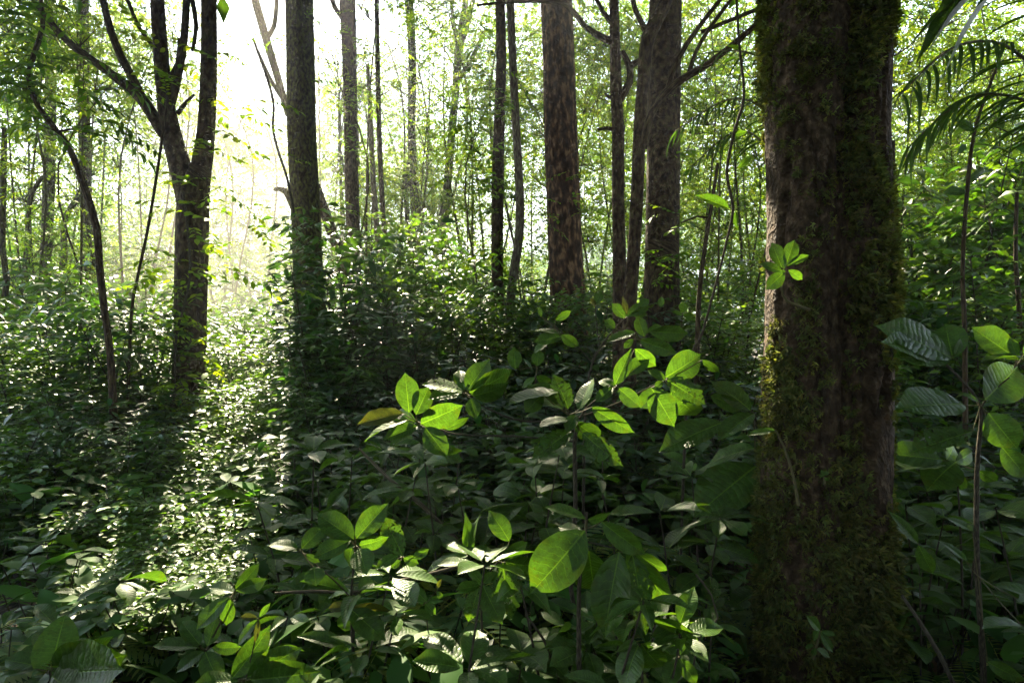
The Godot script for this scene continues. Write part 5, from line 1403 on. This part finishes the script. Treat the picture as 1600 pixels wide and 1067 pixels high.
# ------------------------------------------------------------------ lianas, dead branches
func build_vines() -> void:
	for e in [
		["liana", "thin looping liana hanging beside the mossy trunk", "liana", 3.3, [[1150, -20, 4], [1156, 75, 4], [1163, 150, 4.5], [1148, 205, 5], [1136, 270, 5], [1146, 325, 5], [1135, 380, 4], [1120, 440, 4], [1098, 520, 4], [1075, 600, 5], [1060, 1000, 5]], "stem"],
		["liana", "straight thin vine slanting beside the forked tree", "liana", 6.8, [[262, 150, 5], [251, 228, 5], [240, 300, 5], [229, 364, 5], [215, 430, 5], [204, 500, 5], [196, 720, 6]], "bark_dark"],
		["liana", "vine clinging loosely to the forked tree's trunk", "liana", 6.9, [[286, 300, 4], [296, 400, 4], [292, 460, 4], [276, 520, 4], [272, 600, 4], [270, 740, 5]], "stem"],
		["liana", "twisting vine in the white gap by the tall mossy trunk", "liana", 10.2, [[395, 60, 4], [425, 150, 4], [426, 200, 4], [434, 235, 4], [448, 278, 4], [460, 340, 4]], "stem"],
		["dead_branch", "long bare dead branch lying level above the floor by the whorled sapling", "branch", 2.42, [[735, 880, 5], [660, 900, 6], [600, 913, 7], [556, 926, 7], [490, 924, 6], [429, 927, 4]], "stem"],
		["dead_branch", "bare arched twig near the foot of the mossy trunk", "branch", 2.3, [[1088, 898, 3], [1112, 930, 3], [1122, 965, 3], [1112, 985, 3], [1095, 994, 3], [1080, 1060, 3]], "stem"],
		["dead_branch", "bare pole leaning in the deep shade beyond the mossy trunk", "branch", 2.4, [[1410, 930, 5], [1440, 975, 6], [1470, 1025, 7], [1500, 1090, 7]], "stem"],
		["dead_branch", "mossy fallen branch lying across the floor before the sunlit bush", "branch", 3.0, [[180, 1010, 6], [240, 985, 9], [330, 975, 10], [430, 985, 8], [470, 975, 5]], "bark_moss"],
		["dead_branch", "grey fallen branch sloping down through the layered glossy plants", "branch", 3.4, [[560, 700, 4], [610, 750, 6], [660, 790, 7], [720, 850, 8]], "bark_pale"],
		["dead_branch", "thin broken stick leaning among seedlings by the giant-leaved sapling", "branch", 2.2, [[820, 960, 3], [850, 1000, 4], [870, 1060, 5]], "stem"],
		["thin_sapling", "thin bare stem with leafy side shoots in the thicket beyond the mossy trunk", "sapling", 4.4, [[1560, 100, 4], [1525, 200, 5], [1512, 300, 6], [1505, 420, 6], [1508, 520, 7], [1510, 760, 8]], "bark_dark"],
		["thin_sapling", "slim dark stem with a side twig in the thicket beyond the mossy trunk", "sapling", 5.6, [[1395, 220, 8], [1394, 330, 9], [1390, 430, 10], [1388, 520, 10], [1384, 700, 12]], "bark_dark"],
		["thin_sapling", "slim leaning stem farther into the thicket beyond the mossy trunk", "sapling", 6.0, [[1590, 300, 5], [1588, 400, 6], [1594, 500, 7], [1600, 720, 8]], "bark_dark"],
	]:
		var d: float = e[3]
		var foot: Array = e[4][-1]
		var at := P(foot[0], foot[1], d)
		var t := thing(e[0], e[1], e[2], at)
		var line := []
		for q in e[4]:
			line.append([P(q[0], q[1], d), q[2] * 0.5 * d / F])
		part("stem", tube(line, 8, 0.08, 0.08, at).mesh(), M[e[5]], t)
		if e[0] == "liana" and d < 4.0:
			for q in [[1150, 90, 1128, 98], [1158, 78, 1136, 70], [1140, 326, 1086, 302], [1154, 262, 1176, 240], [1150, 330, 1152, 362], [1144, 210, 1170, 205]]:
				hero_leaf(t, at, [q[0], q[1], q[2], q[3], 0.3, "light", 30, 0.0, 2], d)
		if e[1].begins_with("thin bare stem"):
			for q in [[1514, 280, 1545, 262], [1512, 300, 1475, 300], [1508, 380, 1540, 390], [1510, 340, 1480, 352], [1524, 205, 1495, 190], [1506, 430, 1480, 440]]:
				hero_leaf(t, at, [q[0], q[1], q[2], q[3], 0.36, "light", 30, 0.0, 0], d)

# ------------------------------------------------------------------ ground cover and litter
func build_undergrowth() -> void:
	var kinds := []
	for kind in 4:
		var b := Bag.new()
		for k in [7, 5, 9, 4][kind]:
			var an: float = TAU * k / [7, 5, 9, 4][kind] + rng.randf()
			var top := Vector3(cos(an) * 0.12, rng.randf_range(0.10, 0.36), sin(an) * 0.12)
			if kind == 2:        # grassy blades
				var dir := Vector3(cos(an), rng.randf_range(0.5, 1.3), sin(an)).normalized()
				var l := rng.randf_range(0.22, 0.45)
				b.add(T.blade, Transform3D(frame_for(dir, Vector3.UP) * Basis.from_scale(Vector3.ONE * l), Vector3(cos(an), 0, sin(an)) * 0.03), green(Color(0.04, 0.10, 0.02), Color(0.09, 0.19, 0.03)))
				continue
			b.twig(Vector3.ZERO, top, 0.003, 0.002, Color(0.05, 0.045, 0.025))
			for q in [5, 3, 0, 6][kind]:
				var a2: float = an + q * TAU / [5, 3, 1, 6][kind]
				var dir := Vector3(cos(a2), rng.randf_range(-0.45, 0.35), sin(a2)).normalized()
				var s: float = rng.randf_range(0.6, 1.2) * [0.085, 0.16, 0.1, 0.05][kind]
				b.add([T.l8, T.ov8, T.l8, T.lance8][kind], Transform3D(frame_for(dir, Vector3.UP + rv(0.45)) * Basis.from_scale(Vector3.ONE * s), top - Vector3(0, 0.05 * (q % 2), 0)), green(Color(0.032, 0.085, 0.022), Color(0.075, 0.16, 0.030)))
		kinds.append(b.mesh())
	var spots := [[], [], [], []]
	var colours := [[], [], [], []]
	for i in 4000:
		var d := 1.6 + 16.0 * pow(rng.randf(), 1.5)
		var px := rng.randf_range(-350, 1950)
		var p := P(px, 600, d)
		p.y = ground_y(p.x, p.z)
		var n := noise.get_noise_2d(p.x * 30.0, p.z * 30.0)
		if d < 5.0 and n < -0.10:
			continue
		if Vector2(p.x - 1.34, p.z + 2.95).length() < 0.42 or (px > 1150 and px < 1450 and d < 3.1):
			continue
		if d < 4.0 and rng.randf() < 0.4:
			continue
		var s := rng.randf_range(0.55, 1.35) * (1.0 + d * 0.04)
		var kind := clampi(int(2.0 + 5.0 * noise.get_noise_2d(p.x * 14.0 + 60.0, p.z * 14.0) + rng.randf_range(-1.0, 1.0)), 0, 3)
		spots[kind].append(Transform3D(Basis(Vector3.UP, rng.randf() * TAU) * Basis.from_scale(Vector3.ONE * s), p))
		var f := rng.randf_range(0.75, 1.25)
		colours[kind].append(Color(f, f, f))
	for kind in 4:
		var o := many(["creeping_ground_cover", "broad_ground_cover", "grass", "fine_ground_cover"][kind], kinds[kind], M.foliage, spots[kind], colours[kind], self)
		o.set_meta("label", ["low creeping plants with oval leaves covering the forest floor", "low broad-leaved plants scattered over the forest floor", "tufts of grassy blades on the forest floor", "fine narrow-leaved herbs low on the forest floor"][kind])
		o.set_meta("category", "ground cover")
	var o: MultiMeshInstance3D
	var places := []
	var tints := []
	var dead := mesh_of(T.dead)
	for i in 5000:
		var d := 1.5 + 7.0 * rng.randf()
		var p := P(rng.randf_range(-150, 1750), 600, d)
		p.y = ground_y(p.x, p.z) + 0.012
		places.append(Transform3D(Basis.from_euler(Vector3(rng.randf_range(-0.3, 0.3), rng.randf() * TAU, rng.randf_range(-0.3, 0.3))) * Basis.from_scale(Vector3.ONE * rng.randf_range(0.07, 0.15)), p))
		var f := rng.randf_range(0.5, 1.3)
		tints.append(Color(0.10 * f, 0.062 * f, 0.032 * f))
	o = many("leaf_litter", dead, M.dead, places, tints, self)
	o.set_meta("label", "fallen brown leaves lying on the dark soil")
	o.set_meta("category", "leaf litter")

# ------------------------------------------------------------------ local haze added in the gap for the glow of a sun shaft
func build_mist() -> void:
	for e in [[398, 330, 12.0, Vector3(2.0, 10.0, 9.0), 0.042, "haze added to brighten the gap beside the forked tree"]]:
		var f := FogVolume.new()
		f.name = numbered("mist")
		f.shape = RenderingServer.FOG_VOLUME_SHAPE_ELLIPSOID
		f.size = e[3]
		f.position = P(e[0], e[1], e[2])
		var m := FogMaterial.new()
		m.density = e[4]
		m.albedo = Color(1.0, 0.98, 0.93)
		f.material = m
		f.set_meta("kind", "stuff")
		f.set_meta("label", e[5])
		f.set_meta("category", "mist")
		add_child(f)
